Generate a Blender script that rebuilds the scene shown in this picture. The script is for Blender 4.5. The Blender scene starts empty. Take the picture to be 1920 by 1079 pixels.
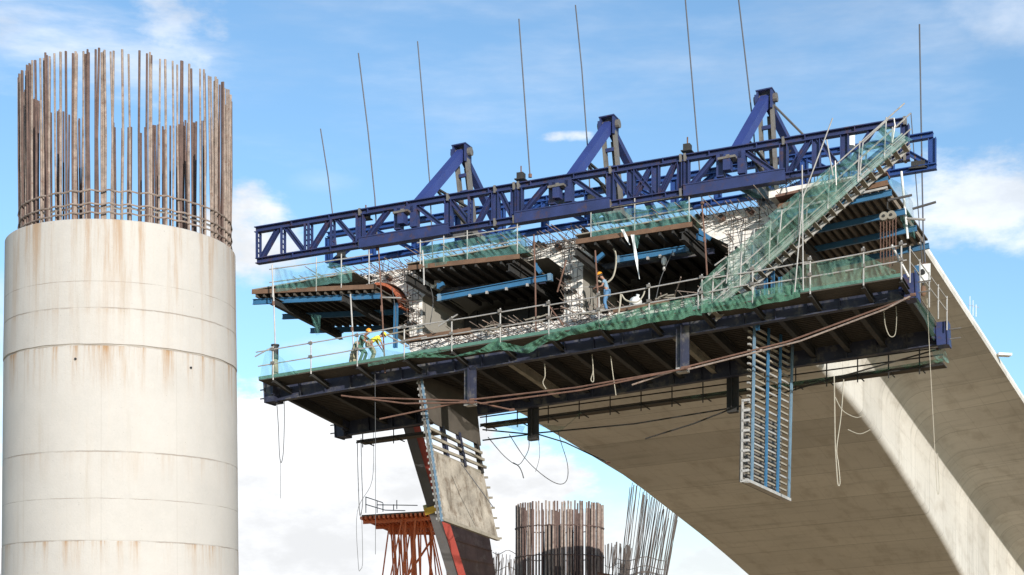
import bpy, bmesh, math, random
from mathutils import Vector, Matrix
from mathutils.geometry import tessellate_polygon
random.seed(7)
S = bpy.context.scene
col = S.collection
R = math.radians
# ---------------------------------------------------------------- camera
F, CX, YH = 2900.0, 960.0, 1260.0          # photo focal length, centre column, horizon row (in photo pixels)
cd = bpy.data.cameras.new('camera')
cd.sensor_width = 36.0; cd.lens = 36.0*F/1920.0
cd.shift_y = (YH-539.5)/1920.0             # level camera with a risen lens: uprights stay upright
cd.clip_end = 20000; cd.clip_start = 0.5
cam = bpy.data.objects.new('camera', cd); col.objects.link(cam)
cam.rotation_euler = (R(90), 0, 0)
S.camera = cam
# ---------------------------------------------------------------- sun, sky, exposure
SUN_AZ, SUN_EL = R(22), R(16)              # azimuth: to the right of straight behind the camera
sv = Vector((math.sin(SUN_AZ)*math.cos(SUN_EL), -math.cos(SUN_AZ)*math.cos(SUN_EL), math.sin(SUN_EL)))
sl = bpy.data.lights.new('sun', 'SUN'); sl.energy = 4.2; sl.angle = R(0.5); sl.color = (1, .965, .92)
so = bpy.data.objects.new('sun', sl); col.objects.link(so)
so.rotation_euler = sv.to_track_quat('Z', 'Y').to_euler()
S.view_settings.view_transform = 'Standard'; S.view_settings.look = 'None'
S.view_settings.exposure = 0.35; S.view_settings.gamma = 1.0

class NT:
    """small node helper"""
    def __init__(s, tree): s.t = tree; s.n = tree.nodes; s.l = tree.links
    def new(s, kind, **kw):
        n = s.n.new(kind)
        for k, v in kw.items(): setattr(n, k, v)
        return n
    def put(s, sock, v):
        if hasattr(v, 'is_linked') or isinstance(v, bpy.types.NodeSocket): s.l.new(v, sock)
        else:
            if isinstance(v, (tuple, list)) and len(v) == 3 and len(sock.default_value) == 4: v = (*v, 1)
            sock.default_value = v
    def m(s, op, a, b=0.0, c=None, clamp=False):
        n = s.new('ShaderNodeMath', operation=op); n.use_clamp = clamp
        s.put(n.inputs[0], a); s.put(n.inputs[1], b)
        if c is not None: s.put(n.inputs[2], c)
        return n.outputs[0]
    def mix(s, f, a, b, mode='MIX'):
        n = s.new('ShaderNodeMix', data_type='RGBA'); n.blend_type = mode
        s.put(n.inputs[0], f); s.put(n.inputs[6], a); s.put(n.inputs[7], b)
        return n.outputs[2]
    def noise(s, vec, scale, detail=4, rough=.55, dim='3D'):
        n = s.new('ShaderNodeTexNoise', noise_dimensions=dim)
        if vec is not None: s.l.new(vec, n.inputs['Vector'])
        n.inputs['Scale'].default_value = scale; n.inputs['Detail'].default_value = detail
        n.inputs['Roughness'].default_value = rough
        return n.outputs[0]
    def ramp(s, v, a, b):
        n = s.new('ShaderNodeMapRange'); n.interpolation_type = 'SMOOTHSTEP'
        s.put(n.inputs[0], v); n.inputs[1].default_value = a; n.inputs[2].default_value = b
        return n.outputs[0]
    def sep(s, v):
        n = s.new('ShaderNodeSeparateXYZ'); s.l.new(v, n.inputs[0]); return n.outputs
    def comb(s, x, y, z):
        n = s.new('ShaderNodeCombineXYZ'); s.put(n.inputs[0], x); s.put(n.inputs[1], y); s.put(n.inputs[2], z); return n.outputs[0]

w = bpy.data.worlds.new('World'); S.world = w; w.use_nodes = True
nt = NT(w.node_tree); nt.n.clear()
sky = nt.new('ShaderNodeTexSky', sky_type='NISHITA'); sky.sun_disc = False
sky.sun_elevation = SUN_EL; sky.sun_rotation = math.atan2(sv.x, sv.y)
sky.air_density = 1.0; sky.dust_density = 0.25; sky.ozone_density = 3.0; sky.altitude = 300
d = nt.new('ShaderNodeTexCoord').outputs['Generated']
dx, dy, dz = nt.sep(d)[:3]
az = nt.m('ARCTAN2', dx, dy); el = nt.m('ARCSINE', dz)
flat = nt.comb(az, nt.m('MULTIPLY', el, 2.0), 0.0)
n1 = nt.noise(flat, 11, 9, .62); n2 = nt.noise(flat, 34, 8, .6); n3 = nt.noise(nt.comb(az, nt.m('MULTIPLY', el, 4.5), 3.0), 6, 8, .6)
def cloud(px, py, rx, ry, edge=.9, soft=.35, amount=1.0, nz=None):
    """one bank of cloud: centre and radii as directions in the sky"""
    a0 = math.atan((px-CX)/F); e0 = math.atan((YH-py)/F*math.cos(a0))
    ax = nt.m('DIVIDE', nt.m('SUBTRACT', az, a0), rx/F); ay = nt.m('DIVIDE', nt.m('SUBTRACT', el, e0), ry/F)
    r = nt.m('ADD', nt.m('MULTIPLY', ax, ax), nt.m('MULTIPLY', ay, ay))
    val = nt.m('ADD', nt.m('SUBTRACT', 1.0, r), nt.m('MULTIPLY', nt.m('SUBTRACT', nz or n1, .5), edge*4))
    return nt.m('MULTIPLY', nt.ramp(val, 0.0, soft*2), amount)
banks = [cloud(520, 1045, 700, 322, .5, .14, 1), cloud(1080, 1120, 430, 230, .4, .4, .93), cloud(470, 455, 115, 100, .9, .45, .95),
         cloud(620, 655, 120, 30, .7, .8, .55), cloud(1850, 385, 190, 110, .9, .5, .8), cloud(1900, 10, 190, 85, .6, .8, .6),
         cloud(120, 95, 360, 80, 1.0, .9, .75, n3), cloud(320, 60, 110, 150, 1.0, .9, .55, n2), cloud(1065, 257, 66, 11, .9, .7, .75, n2),
         cloud(1330, 1065, 120, 60, .5, .3, .9), cloud(1000, 110, 800, 170, 1.3, 1.3, .34, n3), cloud(610, 340, 80, 30, .7, 1, .3),
         cloud(-60, 700, 110, 250, .4, .5, .8), cloud(1500, 110, 500, 130, 1.3, 1.2, .3, n3), cloud(1600, 1000, 420, 200, .5, .6, .8)]
cov = banks[0]
for b in banks[1:]: cov = nt.m('MAXIMUM', cov, b)
# everywhere else in the sky: scattered cloud
far = nt.m('MULTIPLY', nt.ramp(nt.noise(d, 3.2, 7, .6), .52, .72), nt.ramp(nt.m('ABSOLUTE', az), .5, .9))
cov = nt.m('MAXIMUM', cov, far, clamp=True)
skyc = nt.mix(1.0, sky.outputs[0], (1.04, 1.1, 1.06), 'MULTIPLY')
shade = nt.m('MULTIPLY_ADD', nt.ramp(nt.noise(flat, 9, 6, .6), .38, .62), .26, .78)
cloudc = nt.mix(1.0, nt.comb(5.9, 6.0, 6.15), nt.comb(shade, shade, shade), 'MULTIPLY')
bg = nt.new('ShaderNodeBackground'); bg.inputs[1].default_value = 0.15
nt.l.new(nt.mix(cov, skyc, cloudc), bg.inputs[0])
wo = nt.new('ShaderNodeOutputWorld'); nt.l.new(bg.outputs[0], wo.inputs[0])

# ---------------------------------------------------------------- the site's own axes
Z = Vector((0, 0, 1))
T = Vector((2.4, -1, .145)).normalized()    # across the deck, banked, to the right and nearer
L = Vector((.549, 1, -.121)).normalized()   # along the deck, going away and downhill
def P(px, py, Y): return Vector(((px-CX)/F*Y, Y, (YH-py)/F*Y))
O = P(1130, 590, 66.0)
def B(u, v, w): return O + T*u + L*v + Z*w
NV = T.cross(Z).normalized()
def Q(px, py, v):
    """point of the plane v metres behind the unfinished end face"""
    dr = P(px, py, 1.0); k = (O+L*v).dot(NV)/dr.dot(NV)
    return dr*k
def UW(px, py, v):
    p = Q(px, py, v)-(O+L*v)
    Th = Vector((T.x, T.y, 0)); u = p.dot(Th)/Th.dot(Th)
    return u, p.z-u*T.z

# ---------------------------------------------------------------- materials
def mat(name, c, rough=.8, metal=0.0, var=.22, scale=1.5, rust=0.0, rustc=(.16, .06, .025), bump=.15, streak=0.0, streakc=(.05, .045, .035), fine=18):
    m = bpy.data.materials.new(name); m.use_nodes = True
    n = NT(m.node_tree); b = n.n['Principled BSDF']
    co = n.new('ShaderNodeTexCoord').outputs['Object']
    a = n.noise(co, scale, 6, .6); f = n.noise(co, fine, 4, .6)
    k = n.m('ADD', n.m('MULTIPLY', n.m('SUBTRACT', a, .5), var*3), n.m('MULTIPLY', n.m('SUBTRACT', f, .5), var*1.2))
    lum = n.m('ADD', 1.0, k)
    cc = n.mix(1.0, (*c, 1), n.comb(lum, lum, lum), 'MULTIPLY')
    if streak:
        x, y, z = n.sep(co)[:3]
        s1 = n.noise(n.comb(n.m('MULTIPLY', x, 3.0), n.m('MULTIPLY', y, 3.0), n.m('MULTIPLY', z, .22)), 1.0, 5, .65)
        cc = n.mix(n.m('MULTIPLY', n.ramp(s1, .48, .72), streak), cc, (*streakc, 1))
    if rust:
        r1 = n.ramp(n.noise(co, scale*1.7, 8, .7), .62-.25*rust, .72-.12*rust)
        cc = n.mix(n.m('MULTIPLY', r1, min(1, rust*1.6)), cc, (*rustc, 1))
    n.l.new(cc, b.inputs['Base Color'])
    b.inputs['Roughness'].default_value = rough; b.inputs['Metallic'].default_value = metal
    if bump:
        bp = n.new('ShaderNodeBump'); bp.inputs['Strength'].default_value = bump; bp.inputs['Distance'].default_value = .03
        n.l.new(f, bp.inputs['Height']); n.l.new(bp.outputs[0], b.inputs['Normal'])
    return m
def net_mat(name, c, alpha, stripes=260):
    m = bpy.data.materials.new(name); m.use_nodes = True
    n = NT(m.node_tree); out = n.n['Material Output']; b = n.n['Principled BSDF']
    co = n.new('ShaderNodeTexCoord').outputs['Object']
    a = n.noise(co, 1.1, 6, .7); f = n.noise(co, 9, 5, .7)
    lum = n.m('ADD', .45, n.m('MULTIPLY', n.m('ADD', f, a), .6))
    n.l.new(n.mix(1.0, (*c, 1), n.comb(lum, lum, lum), 'MULTIPLY'), b.inputs['Base Color'])
    b.inputs['Roughness'].default_value = .8
    tl = n.new('ShaderNodeBsdfTranslucent'); tl.inputs[0].default_value = (*c, 1)
    tr = n.new('ShaderNodeBsdfTransparent')
    mx = n.new('ShaderNodeMixShader'); mx.inputs[0].default_value = .3
    n.l.new(b.outputs[0], mx.inputs[1]); n.l.new(tl.outputs[0], mx.inputs[2])
    g2 = n.noise(co, 60, 2, .5)
    al = n.m('ADD', n.m('MULTIPLY', n.m('SUBTRACT', n.m('ADD', n.m('MULTIPLY', a, .6), g2), .8), .75), alpha, clamp=True)
    m2 = n.new('ShaderNodeMixShader'); n.l.new(al, m2.inputs[0])
    n.l.new(tr.outputs[0], m2.inputs[1]); n.l.new(mx.outputs[0], m2.inputs[2])
    n.l.new(m2.outputs[0], out.inputs[0])
    return m
M = {}
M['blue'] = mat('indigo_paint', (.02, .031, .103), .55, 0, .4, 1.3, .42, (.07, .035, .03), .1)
M['blue_lit'] = mat('sunlit_blue_paint', (.03, .048, .18), .55, 0, .2, .8, .14, (.08, .04, .03), .08)  # lighter copy of the blue: sunlight on the front struts put into colour
M['blue_rear'] = mat('royal_blue_paint', (.015, .05, .19), .5, 0, .2, .9, .2, (.06, .035, .03), .1)
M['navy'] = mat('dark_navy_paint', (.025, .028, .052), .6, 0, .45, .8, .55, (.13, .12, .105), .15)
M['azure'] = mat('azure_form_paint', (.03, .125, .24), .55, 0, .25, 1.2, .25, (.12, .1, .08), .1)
M['pale_blue'] = mat('faded_blue_paint', (.12, .2, .27), .6, 0, .3, 2, .3, (.25, .22, .18), .1)
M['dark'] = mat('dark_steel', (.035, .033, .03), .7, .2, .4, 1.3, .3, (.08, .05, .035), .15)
M['post_grey'] = mat('weathered_post_steel', (.17, .155, .135), .6, .2, .35, 1.6, .4, (.1, .05, .03), .15)
M['galv'] = mat('galvanised_tube', (.46, .43, .39), .5, .35, .3, 3, .25, (.24, .17, .12), .05)
M['rod'] = mat('grey_rod', (.13, .13, .14), .5, .4, .2, 2, .1)
M['rusty'] = mat('rusty_steel', (.15, .08, .055), .85, 0, .4, 2.5, .3, (.3, .14, .08), .2)
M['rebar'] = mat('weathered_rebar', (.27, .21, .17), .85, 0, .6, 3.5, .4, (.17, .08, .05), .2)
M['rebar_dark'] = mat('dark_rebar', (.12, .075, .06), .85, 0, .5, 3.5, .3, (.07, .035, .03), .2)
M['rebar_black'] = mat('black_rebar', (.11, .085, .07), .85, 0, .4, 3, .2)
M['ply'] = mat('weathered_plywood', (.2, .16, .12), .85, 0, .4, 1.4, .2, (.2, .08, .03), .1)
M['ply_dark'] = mat('dark_plywood', (.07, .058, .045), .85, 0, .4, 1.1, .2, (.1, .07, .045), .1, .5)
M['board_rust'] = mat('stained_board', (.14, .078, .045), .85, 0, .45, 1.6, .3, (.1, .05, .03), .1)
M['timber'] = mat('grey_timber', (.26, .23, .18), .85, 0, .4, 2.2, .2, (.12, .09, .06), .15)
M['orange'] = mat('orange_paint', (.62, .15, .045), .6, 0, .25, 1.5, .3, (.2, .07, .03), .1)
M['red'] = mat('red_paint', (.34, .055, .04), .55, 0, .2, 1.5, .15, (.2, .05, .03), .08)
M['mast_grey'] = mat('mast_grey_paint', (.085, .08, .078), .6, 0, .3, 1, .3, (.1, .05, .03), .1)
M['yellow'] = mat('yellow_paint', (.6, .38, .05), .6, 0, .2, 2)
M['brownwall'] = mat('brown_form_plate', (.15, .09, .075), .75, 0, .5, .7, .45, (.24, .17, .14), .12, .5)
M['tan_panel'] = mat('cement_stained_panel', (.33, .29, .235), .85, 0, .6, 1.1, .5, (.15, .11, .075), .12, .95, (.1, .075, .05))
M['rope'] = mat('pale_rope', (.4, .36, .28), .9, 0, .2, 5)
M['cable'] = mat('dark_cable', (.09, .09, .09), .7, 0, .2, 5)
M['white'] = mat('white_plastic', (.7, .7, .66), .6, 0, .12, 4)
M['black'] = mat('black_rubber_and_hole_shade', (.02, .02, .02), .7, 0, .2, 4)
M['netg'] = net_mat('green_mesh', (.1, .25, .16), .58)
M['nett'] = net_mat('teal_mesh', (.17, .4, .35), .32)
M['nets'] = net_mat('stair_mesh', (.17, .33, .24), .34)
M['skin'] = mat('skin', (.33, .17, .11), .6, 0, .08, 6)
M['jeans'] = mat('blue_jeans', (.09, .2, .34), .9, 0, .2, 5)
M['teeblue'] = mat('blue_grey_shirt', (.2, .3, .38), .9, 0, .15, 5)
M['khaki'] = mat('khaki_cloth', (.3, .27, .17), .9, 0, .25, 5)
M['greencloth'] = mat('green_cloth', (.08, .17, .13), .9, 0, .25, 5)
M['vest'] = mat('yellow_vest', (.75, .7, .06), .8, 0, .1, 5)
M['hat_o'] = mat('orange_helmet', (.85, .33, .03), .35, 0, .05, 5, bump=0)
M['hat_y'] = mat('yellow_helmet', (.85, .7, .06), .35, 0, .05, 5, bump=0)
M['boots'] = mat('dark_boots', (.04, .03, .025), .7)
M['hair'] = mat('black_hair', (.015, .012, .01), .6)
M['brick'] = mat('brick_red_form', (.4, .11, .05), .8, 0, .3, 2)

def pier_material():
    m = bpy.data.materials.new('pier_concrete'); m.use_nodes = True
    n = NT(m.node_tree); b = n.n['Principled BSDF']
    co = n.new('ShaderNodeTexCoord').outputs['Object']; x, y, z = n.sep(co)[:3]
    z = n.m('ADD', z, -1.7)                        # height measured from the camera's level
    ang = n.m('MULTIPLY', n.m('ARCTAN2', x, y), 3.7)
    A = n.noise(co, .55, 8, .6); Fn = n.noise(co, 16, 6, .65); G = n.noise(co, 2.6, 6, .7)
    st = n.noise(n.comb(n.m('MULTIPLY', ang, 2.2), n.m('MULTIPLY', z, .12), 0.0), 1.0, 7, .72)
    st2 = n.noise(n.comb(n.m('MULTIPLY', ang, 7), n.m('MULTIPLY', z, .35), 4.0), 1.0, 5, .7)
    lum = n.m('ADD', .76, n.m('ADD', n.m('MULTIPLY', A, .26), n.m('ADD', n.m('MULTIPLY', Fn, .13), n.m('MULTIPLY', G, .12))))
    c = n.mix(1.0, (.455, .422, .378, 1), n.comb(lum, lum, lum), 'MULTIPLY')
    c = n.mix(n.m('MULTIPLY', n.ramp(st2, .5, .75), .22), c, (.5, .42, .33, 1))
    tot = None
    for z0, ln, am in ((13.65, 4.5, .8), (9.79, 1.6, 1.0), (3.93, 1.1, .8), (9.79, .5, 1.5), (6.6, 1.0, .4), (3.93, .4, 1.3), (10.9, .4, .6)):
        dd = n.m('SUBTRACT', z0, z)
        band = n.m('MULTIPLY', n.m('SUBTRACT', 1.0, n.m('DIVIDE', dd, ln), clamp=True), n.m('GREATER_THAN', dd, 0.0))
        band = n.m('MULTIPLY', band, am)
        tot = band if tot is None else n.m('MAXIMUM', tot, band)
    k = n.m('MULTIPLY', n.ramp(st, .46, .68), tot, clamp=True)
    c = n.mix(n.m('MULTIPLY', k, .95), c, (.33, .19, .085, 1))
    k2 = n.m('MULTIPLY', n.ramp(n.noise(n.comb(n.m('MULTIPLY', ang, 1.3), n.m('MULTIPLY', z, .06), 9.0), 1.0, 8, .75), .55, .72), .5)
    c = n.mix(k2, c, (.36, .3, .23, 1))
    # grime along the pour joints
    for z0 in (10.92, 9.8, 6.61, 3.93, 11.72, 5.2):
        wob = n.m('ADD', z, n.m('MULTIPLY', n.m('SUBTRACT', G, .5), .05))
        ln = n.m('LESS_THAN', n.m('ABSOLUTE', n.m('SUBTRACT', wob, z0)), .022 if z0 not in (11.72, 5.2) else .012)
        c = n.mix(n.m('MULTIPLY', ln, n.m('MULTIPLY', n.ramp(n.noise(co, 1.3, 4), .3, .6), .6)), c, (.2, .16, .12, 1))
    for a0 in (-2.6, 2.45, -.3):      # upright joints between form shutters
        ln = n.m('LESS_THAN', n.m('ABSOLUTE', n.m('SUBTRACT', ang, n.m('ADD', a0*1.0+3.7*3.14159 if a0 < 99 else 0, n.m('MULTIPLY', n.m('SUBTRACT', G, .5), .04)))), .012)
        ln2 = n.m('LESS_THAN', n.m('ABSOLUTE', n.m('SUBTRACT', n.m('ADD', ang, 3.7*6.28318), n.m('ADD', a0*1.0+3.7*3.14159, n.m('MULTIPLY', n.m('SUBTRACT', G, .5), .04)))), .012)
        k3 = n.m('MULTIPLY', n.m('MAXIMUM', ln, ln2), n.m('MULTIPLY', n.m('LESS_THAN', z, 9.79), .18))
        c = n.mix(k3, c, (.25, .2, .15, 1))
    pit = n.noise(co, 26, 1, .3)
    c = n.mix(n.m('MULTIPLY', n.ramp(pit, .78, .8), .55), c, (.2, .18, .15, 1))
    n.l.new(c, b.inputs['Base Color']); b.inputs['Roughness'].default_value = .85
    bp = n.new('ShaderNodeBump'); bp.inputs['Strength'].default_value = .25; bp.inputs['Distance'].default_value = .03
    n.l.new(Fn, bp.inputs['Height']); n.l.new(bp.outputs[0], b.inputs['Normal'])
    return m
def deck_material():
    """uv.x = metres along the bridge, uv.y = metres round the section"""
    m = bpy.data.materials.new('girder_concrete'); m.use_nodes = True
    n = NT(m.node_tree); b = n.n['Principled BSDF']
    uv = n.new('ShaderNodeUVMap').outputs[0]; v, p, _ = n.sep(uv)[:3]
    co = n.new('ShaderNodeTexCoord').outputs['Object']; x, y, z = n.sep(co)[:3]
    A = n.noise(co, .25, 8, .6); Fn = n.noise(co, 7, 6, .65)
    lum = n.m('ADD', .76, n.m('ADD', n.m('MULTIPLY', A, .33), n.m('MULTIPLY', Fn, .16)))
    seg = n.m('FLOOR', n.m('DIVIDE', v, 4.0))
    wn = n.new('ShaderNodeTexWhiteNoise', noise_dimensions='1D'); n.l.new(seg, wn.inputs['W'])
    lum = n.m('ADD', lum, n.m('MULTIPLY', n.m('SUBTRACT', wn.outputs[0], .5), .22))
    c = n.mix(1.0, (.54, .51, .45, 1), n.comb(lum, lum, lum), 'MULTIPLY')
    # run-off streaks down the web, along the section
    st = n.noise(n.comb(n.m('MULTIPLY', v, 1.8), n.m('MULTIPLY', p, .12), 0.0), 1.0, 7, .75)
    c = n.mix(n.m('MULTIPLY', n.ramp(st, .5, .72), .45), c, (.2, .185, .15, 1))
    br = n.noise(n.comb(n.m('MULTIPLY', v, .35), n.m('MULTIPLY', p, .9), 2.0), 1.0, 7, .6)
    c = n.mix(n.m('MULTIPLY', n.ramp(br, .48, .7), .3), c, (.24, .19, .13, 1))
    sp = n.noise(n.comb(n.m('MULTIPLY', v, 1.4), n.m('MULTIPLY', p, 2.4), 7.0), 1.0, 3, .5)
    c = n.mix(n.m('MULTIPLY', n.ramp(sp, .74, .78), .6), c, (.1, .085, .065, 1))
    fr = n.m('FRACT', n.m('DIVIDE', v, 4.0))
    ln = n.m('LESS_THAN', fr, .011)
    c = n.mix(n.m('MULTIPLY', ln, .6), c, (.12, .11, .09, 1))
    # board marks
    fb = n.m('FRACT', n.m('DIVIDE', p, 1.22)); lb = n.m('LESS_THAN', fb, .016)
    c = n.mix(n.m('MULTIPLY', lb, .26), c, (.15, .13, .1, 1))
    n.l.new(c, b.inputs['Base Color']); b.inputs['Roughness'].default_value = .88
    bp = n.new('ShaderNodeBump'); bp.inputs['Strength'].default_value = .3; bp.inputs['Distance'].default_value = .04
    n.l.new(Fn, bp.inputs['Height']); n.l.new(bp.outputs[0], b.inputs['Normal'])
    return m
M['pier'] = pier_material(); M['deck'] = deck_material()
M['rough'] = mat('rough_end_concrete', (.78, .73, .66), .95, 0, .4, 2.2, .25, (.13, .12, .11), .8, fine=9)
M['ground'] = mat('bare_earth', (.38, .27, .155), .95, 0, .2, .05, .2, (.22, .19, .12), .2)

# ---------------------------------------------------------------- mesh builder
class MB:
    def __init__(s): s.v = []; s.f = []; s.uv = {}; s.smooth = False
    def add(s, vs, fs):
        k = len(s.v); s.v += [Vector(a) for a in vs]; s.f += [tuple(i+k for i in f) for f in fs]; return s
    def box8(s, a):
        return s.add(a, [(0, 3, 2, 1), (4, 5, 6, 7), (0, 1, 5, 4), (1, 2, 6, 5), (2, 3, 7, 6), (3, 0, 4, 7)])
    def bar(s, p, q, w, h, up=Z, off=(0, 0)):
        p, q = Vector(p), Vector(q); a = (q-p)
        if a.length < 1e-6: return s
        a.normalize(); sd = a.cross(up)
        if sd.length < 1e-3: sd = a.cross(T)
        sd.normalize(); u = sd.cross(a)
        p = p+sd*off[0]+u*off[1]; q = q+sd*off[0]+u*off[1]
        x, y = sd*w/2, u*h/2
        return s.box8([p-x-y, p+x-y, p+x+y, p-x+y, q-x-y, q+x-y, q+x+y, q-x+y])
    def ibeam(s, p, q, w, h, t=.03, up=Z):
        s.bar(p, q, t, h-2*t-.002, up)
        s.bar(p, q, w, t, up, (0, h/2-t/2)); s.bar(p, q, w, t, up, (0, -h/2+t/2))
        return s
    def stiff(s, p, q, w, h, n, up=Z, t=.03):
        """stiffener plates between the flanges"""
        p, q = Vector(p), Vector(q); a = (q-p).normalized()
        for i in range(1, n):
            c = p.lerp(q, i/n); s.bar(c-a*t/2, c+a*t/2, w*.96, h+.02, up)
        return s
    def tube(s, pts, r, n=6, r2=None):
        pts = [Vector(a) for a in pts]; k = len(s.v); m = len(pts); prev = None
        for i, p in enumerate(pts):
            a = (pts[min(i+1, m-1)]-pts[max(i-1, 0)]).normalized()
            if prev is None:
                sd = a.cross(Z if abs(a.z) < .9 else Vector((1, 0, 0))).normalized()
            else:
                sd = (prev-a*prev.dot(a)).normalized()
            prev = sd; u = sd.cross(a)
            rr = r if r2 is None else r+(r2-r)*i/max(1, m-1)
            for j in range(n):
                t = 2*math.pi*j/n; s.v.append(p+sd*rr*math.cos(t)+u*rr*math.sin(t))
        for i in range(m-1):
            for j in range(n):
                j2 = (j+1) % n
                s.f.append((k+i*n+j, k+i*n+j2, k+(i+1)*n+j2, k+(i+1)*n+j))
        s.f.append(tuple(k+j for j in reversed(range(n)))); s.f.append(tuple(k+(m-1)*n+j for j in range(n)))
        return s
    def slab(s, a, b, c, d, th, dirn=Z):
        """quad a b c d thickened by th against dirn"""
        e = Vector(dirn)*th
        return s.box8([Vector(a)-e, Vector(b)-e, Vector(c)-e, Vector(d)-e, Vector(a), Vector(b), Vector(c), Vector(d)])
    def grid(s, fn, nu, nv):
        k = len(s.v)
        for i in range(nu+1):
            for j in range(nv+1): s.v.append(Vector(fn(i/nu, j/nv)))
        for i in range(nu):
            for j in range(nv):
                a = k+i*(nv+1)+j; s.f.append((a, a+nv+1, a+nv+2, a+1))
        return s
    def ball(s, c, r, n=8, sc=(1, 1, 1)):
        c = Vector(c)
        return s.grid(lambda a, b: c+Vector((r*sc[0]*math.sin(math.pi*b)*math.cos(2*math.pi*a), r*sc[1]*math.sin(math.pi*b)*math.sin(2*math.pi*a), -r*sc[2]*math.cos(math.pi*b))), n, n//2+1)

def thing(name, label, cat, loc=(0, 0, 0), group=None):
    o = bpy.data.objects.new(name, None); col.objects.link(o); o.location = loc; o.empty_display_size = .3
    o['label'] = label; o['category'] = cat
    if group: o['group'] = group
    return o
ROOTLOC = {}
def rootloc(o):
    p = Vector((0, 0, 0))
    while o is not None: p += Vector(o.location); o = o.parent
    return p
def part(name, mb, m, parent, label=None, smooth=False, kind=None):
    off = rootloc(parent) if parent else Vector((0, 0, 0))
    me = bpy.data.meshes.new(name); me.from_pydata([v-off for v in mb.v], [], mb.f); me.update()
    bm = bmesh.new(); bm.from_mesh(me); bmesh.ops.recalc_face_normals(bm, faces=bm.faces); bm.to_mesh(me); bm.free()
    me.materials.append(M[m] if isinstance(m, str) else m)
    if smooth:
        for p in me.polygons: p.use_smooth = True
    o = bpy.data.objects.new(name, me); col.objects.link(o)
    if parent: o.parent = parent
    if label: o['label'] = label
    if kind: o['kind'] = kind
    return o
def single(name, mb, m, label, cat, group=None, kind=None, smooth=False):
    """a thing that is one mesh, its origin at its base"""
    lo = Vector((sum(v.x for v in mb.v)/len(mb.v), sum(v.y for v in mb.v)/len(mb.v), min(v.z for v in mb.v)))
    mb.v = [v-lo for v in mb.v]
    o = part(name, mb, m, None, None, smooth); o.location = lo
    if kind: o['kind'] = kind
    else: o['label'] = label; o['category'] = cat
    if group: o['group'] = group
    return o
def lerp(a, b, t): return a+(b-a)*t
def interp(x, xs, ys):
    if x <= xs[0]: return ys[0]+(ys[1]-ys[0])/(xs[1]-xs[0])*(x-xs[0])
    for i in range(len(xs)-1):
        if x <= xs[i+1] or i == len(xs)-2: return ys[i]+(ys[i+1]-ys[i])/(xs[i+1]-xs[i])*(x-xs[i])
GZ = -1.7
# ---------------------------------------------------------------- ground
g = MB(); g.grid(lambda a, b: ((a-.5)*9000, (b-.5)*9000, GZ), 6, 6)
o = part('ground', g, 'ground', None); o['kind'] = 'structure'
# ================================================================ FOREGROUND PIER
pc = P(229, 1260, 50.0)
pier = thing('bridge_pier', 'huge round pale concrete pier with rust streaks and tall bars rising from its top', 'pier', (pc.x, pc.y, GZ))
mb = MB(); NS = 128
prof = [(GZ, 3.9), (1.2, 3.83), (3.90, 3.80), (3.93, 3.79), (3.96, 3.797), (6.59, 3.775), (6.61, 3.769), (6.63, 3.775), (9.76, 3.745), (9.78, 3.72), (9.82, 3.72),
        (9.84, 3.755), (10.9, 3.735), (10.92, 3.728), (10.94, 3.733), (13.57, 3.70), (13.6, 3.67), (13.6, 0.2)]
for z_, r_ in [(a, b*.975) for a, b in prof]:
    for j in range(NS):
        t = 2*math.pi*j/NS; mb.v.append(Vector((pc.x+r_*math.cos(t), pc.y+r_*math.sin(t), z_+(.004*math.sin(9*t)+.006*math.sin(23*t+z_) if 3 < z_ < 13 else 0))))
for i in range(len(prof)-1):
    for j in range(NS):
        mb.f.append((i*NS+j, i*NS+(j+1) % NS, (i+1)*NS+(j+1) % NS, (i+1)*NS+j))
mb.f.append(tuple(range((len(prof)-1)*NS, len(prof)*NS)))
sh = part('shaft', mb, 'pier', pier, smooth=True)
bm = bmesh.new(); bm.from_mesh(sh.data)
for e in bm.edges:
    if all(abs(v.co.z-GZ-e.verts[0].co.z+GZ) < .03 for v in e.verts) and e.verts[0].co.z > .2: e.smooth = False
bm.to_mesh(sh.data); bm.free()
for px, py in ((146, 675), (345, 677), (142, 1042), (341, 1042)):
    dr = P(px, py, 1.0); a = math.asin((dr.x*46.6-pc.x)/3.66)
    h = Vector((pc.x+3.665*math.sin(a), pc.y-3.665*math.cos(a), dr.z*46.5)); nrm = Vector((math.sin(a), -math.cos(a), 0))
    part('tie_hole', MB().tube([h, h+nrm*.035], .035, 8), 'black', pier)  # flat black disc, its colour standing in for the shade inside a hole
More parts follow.
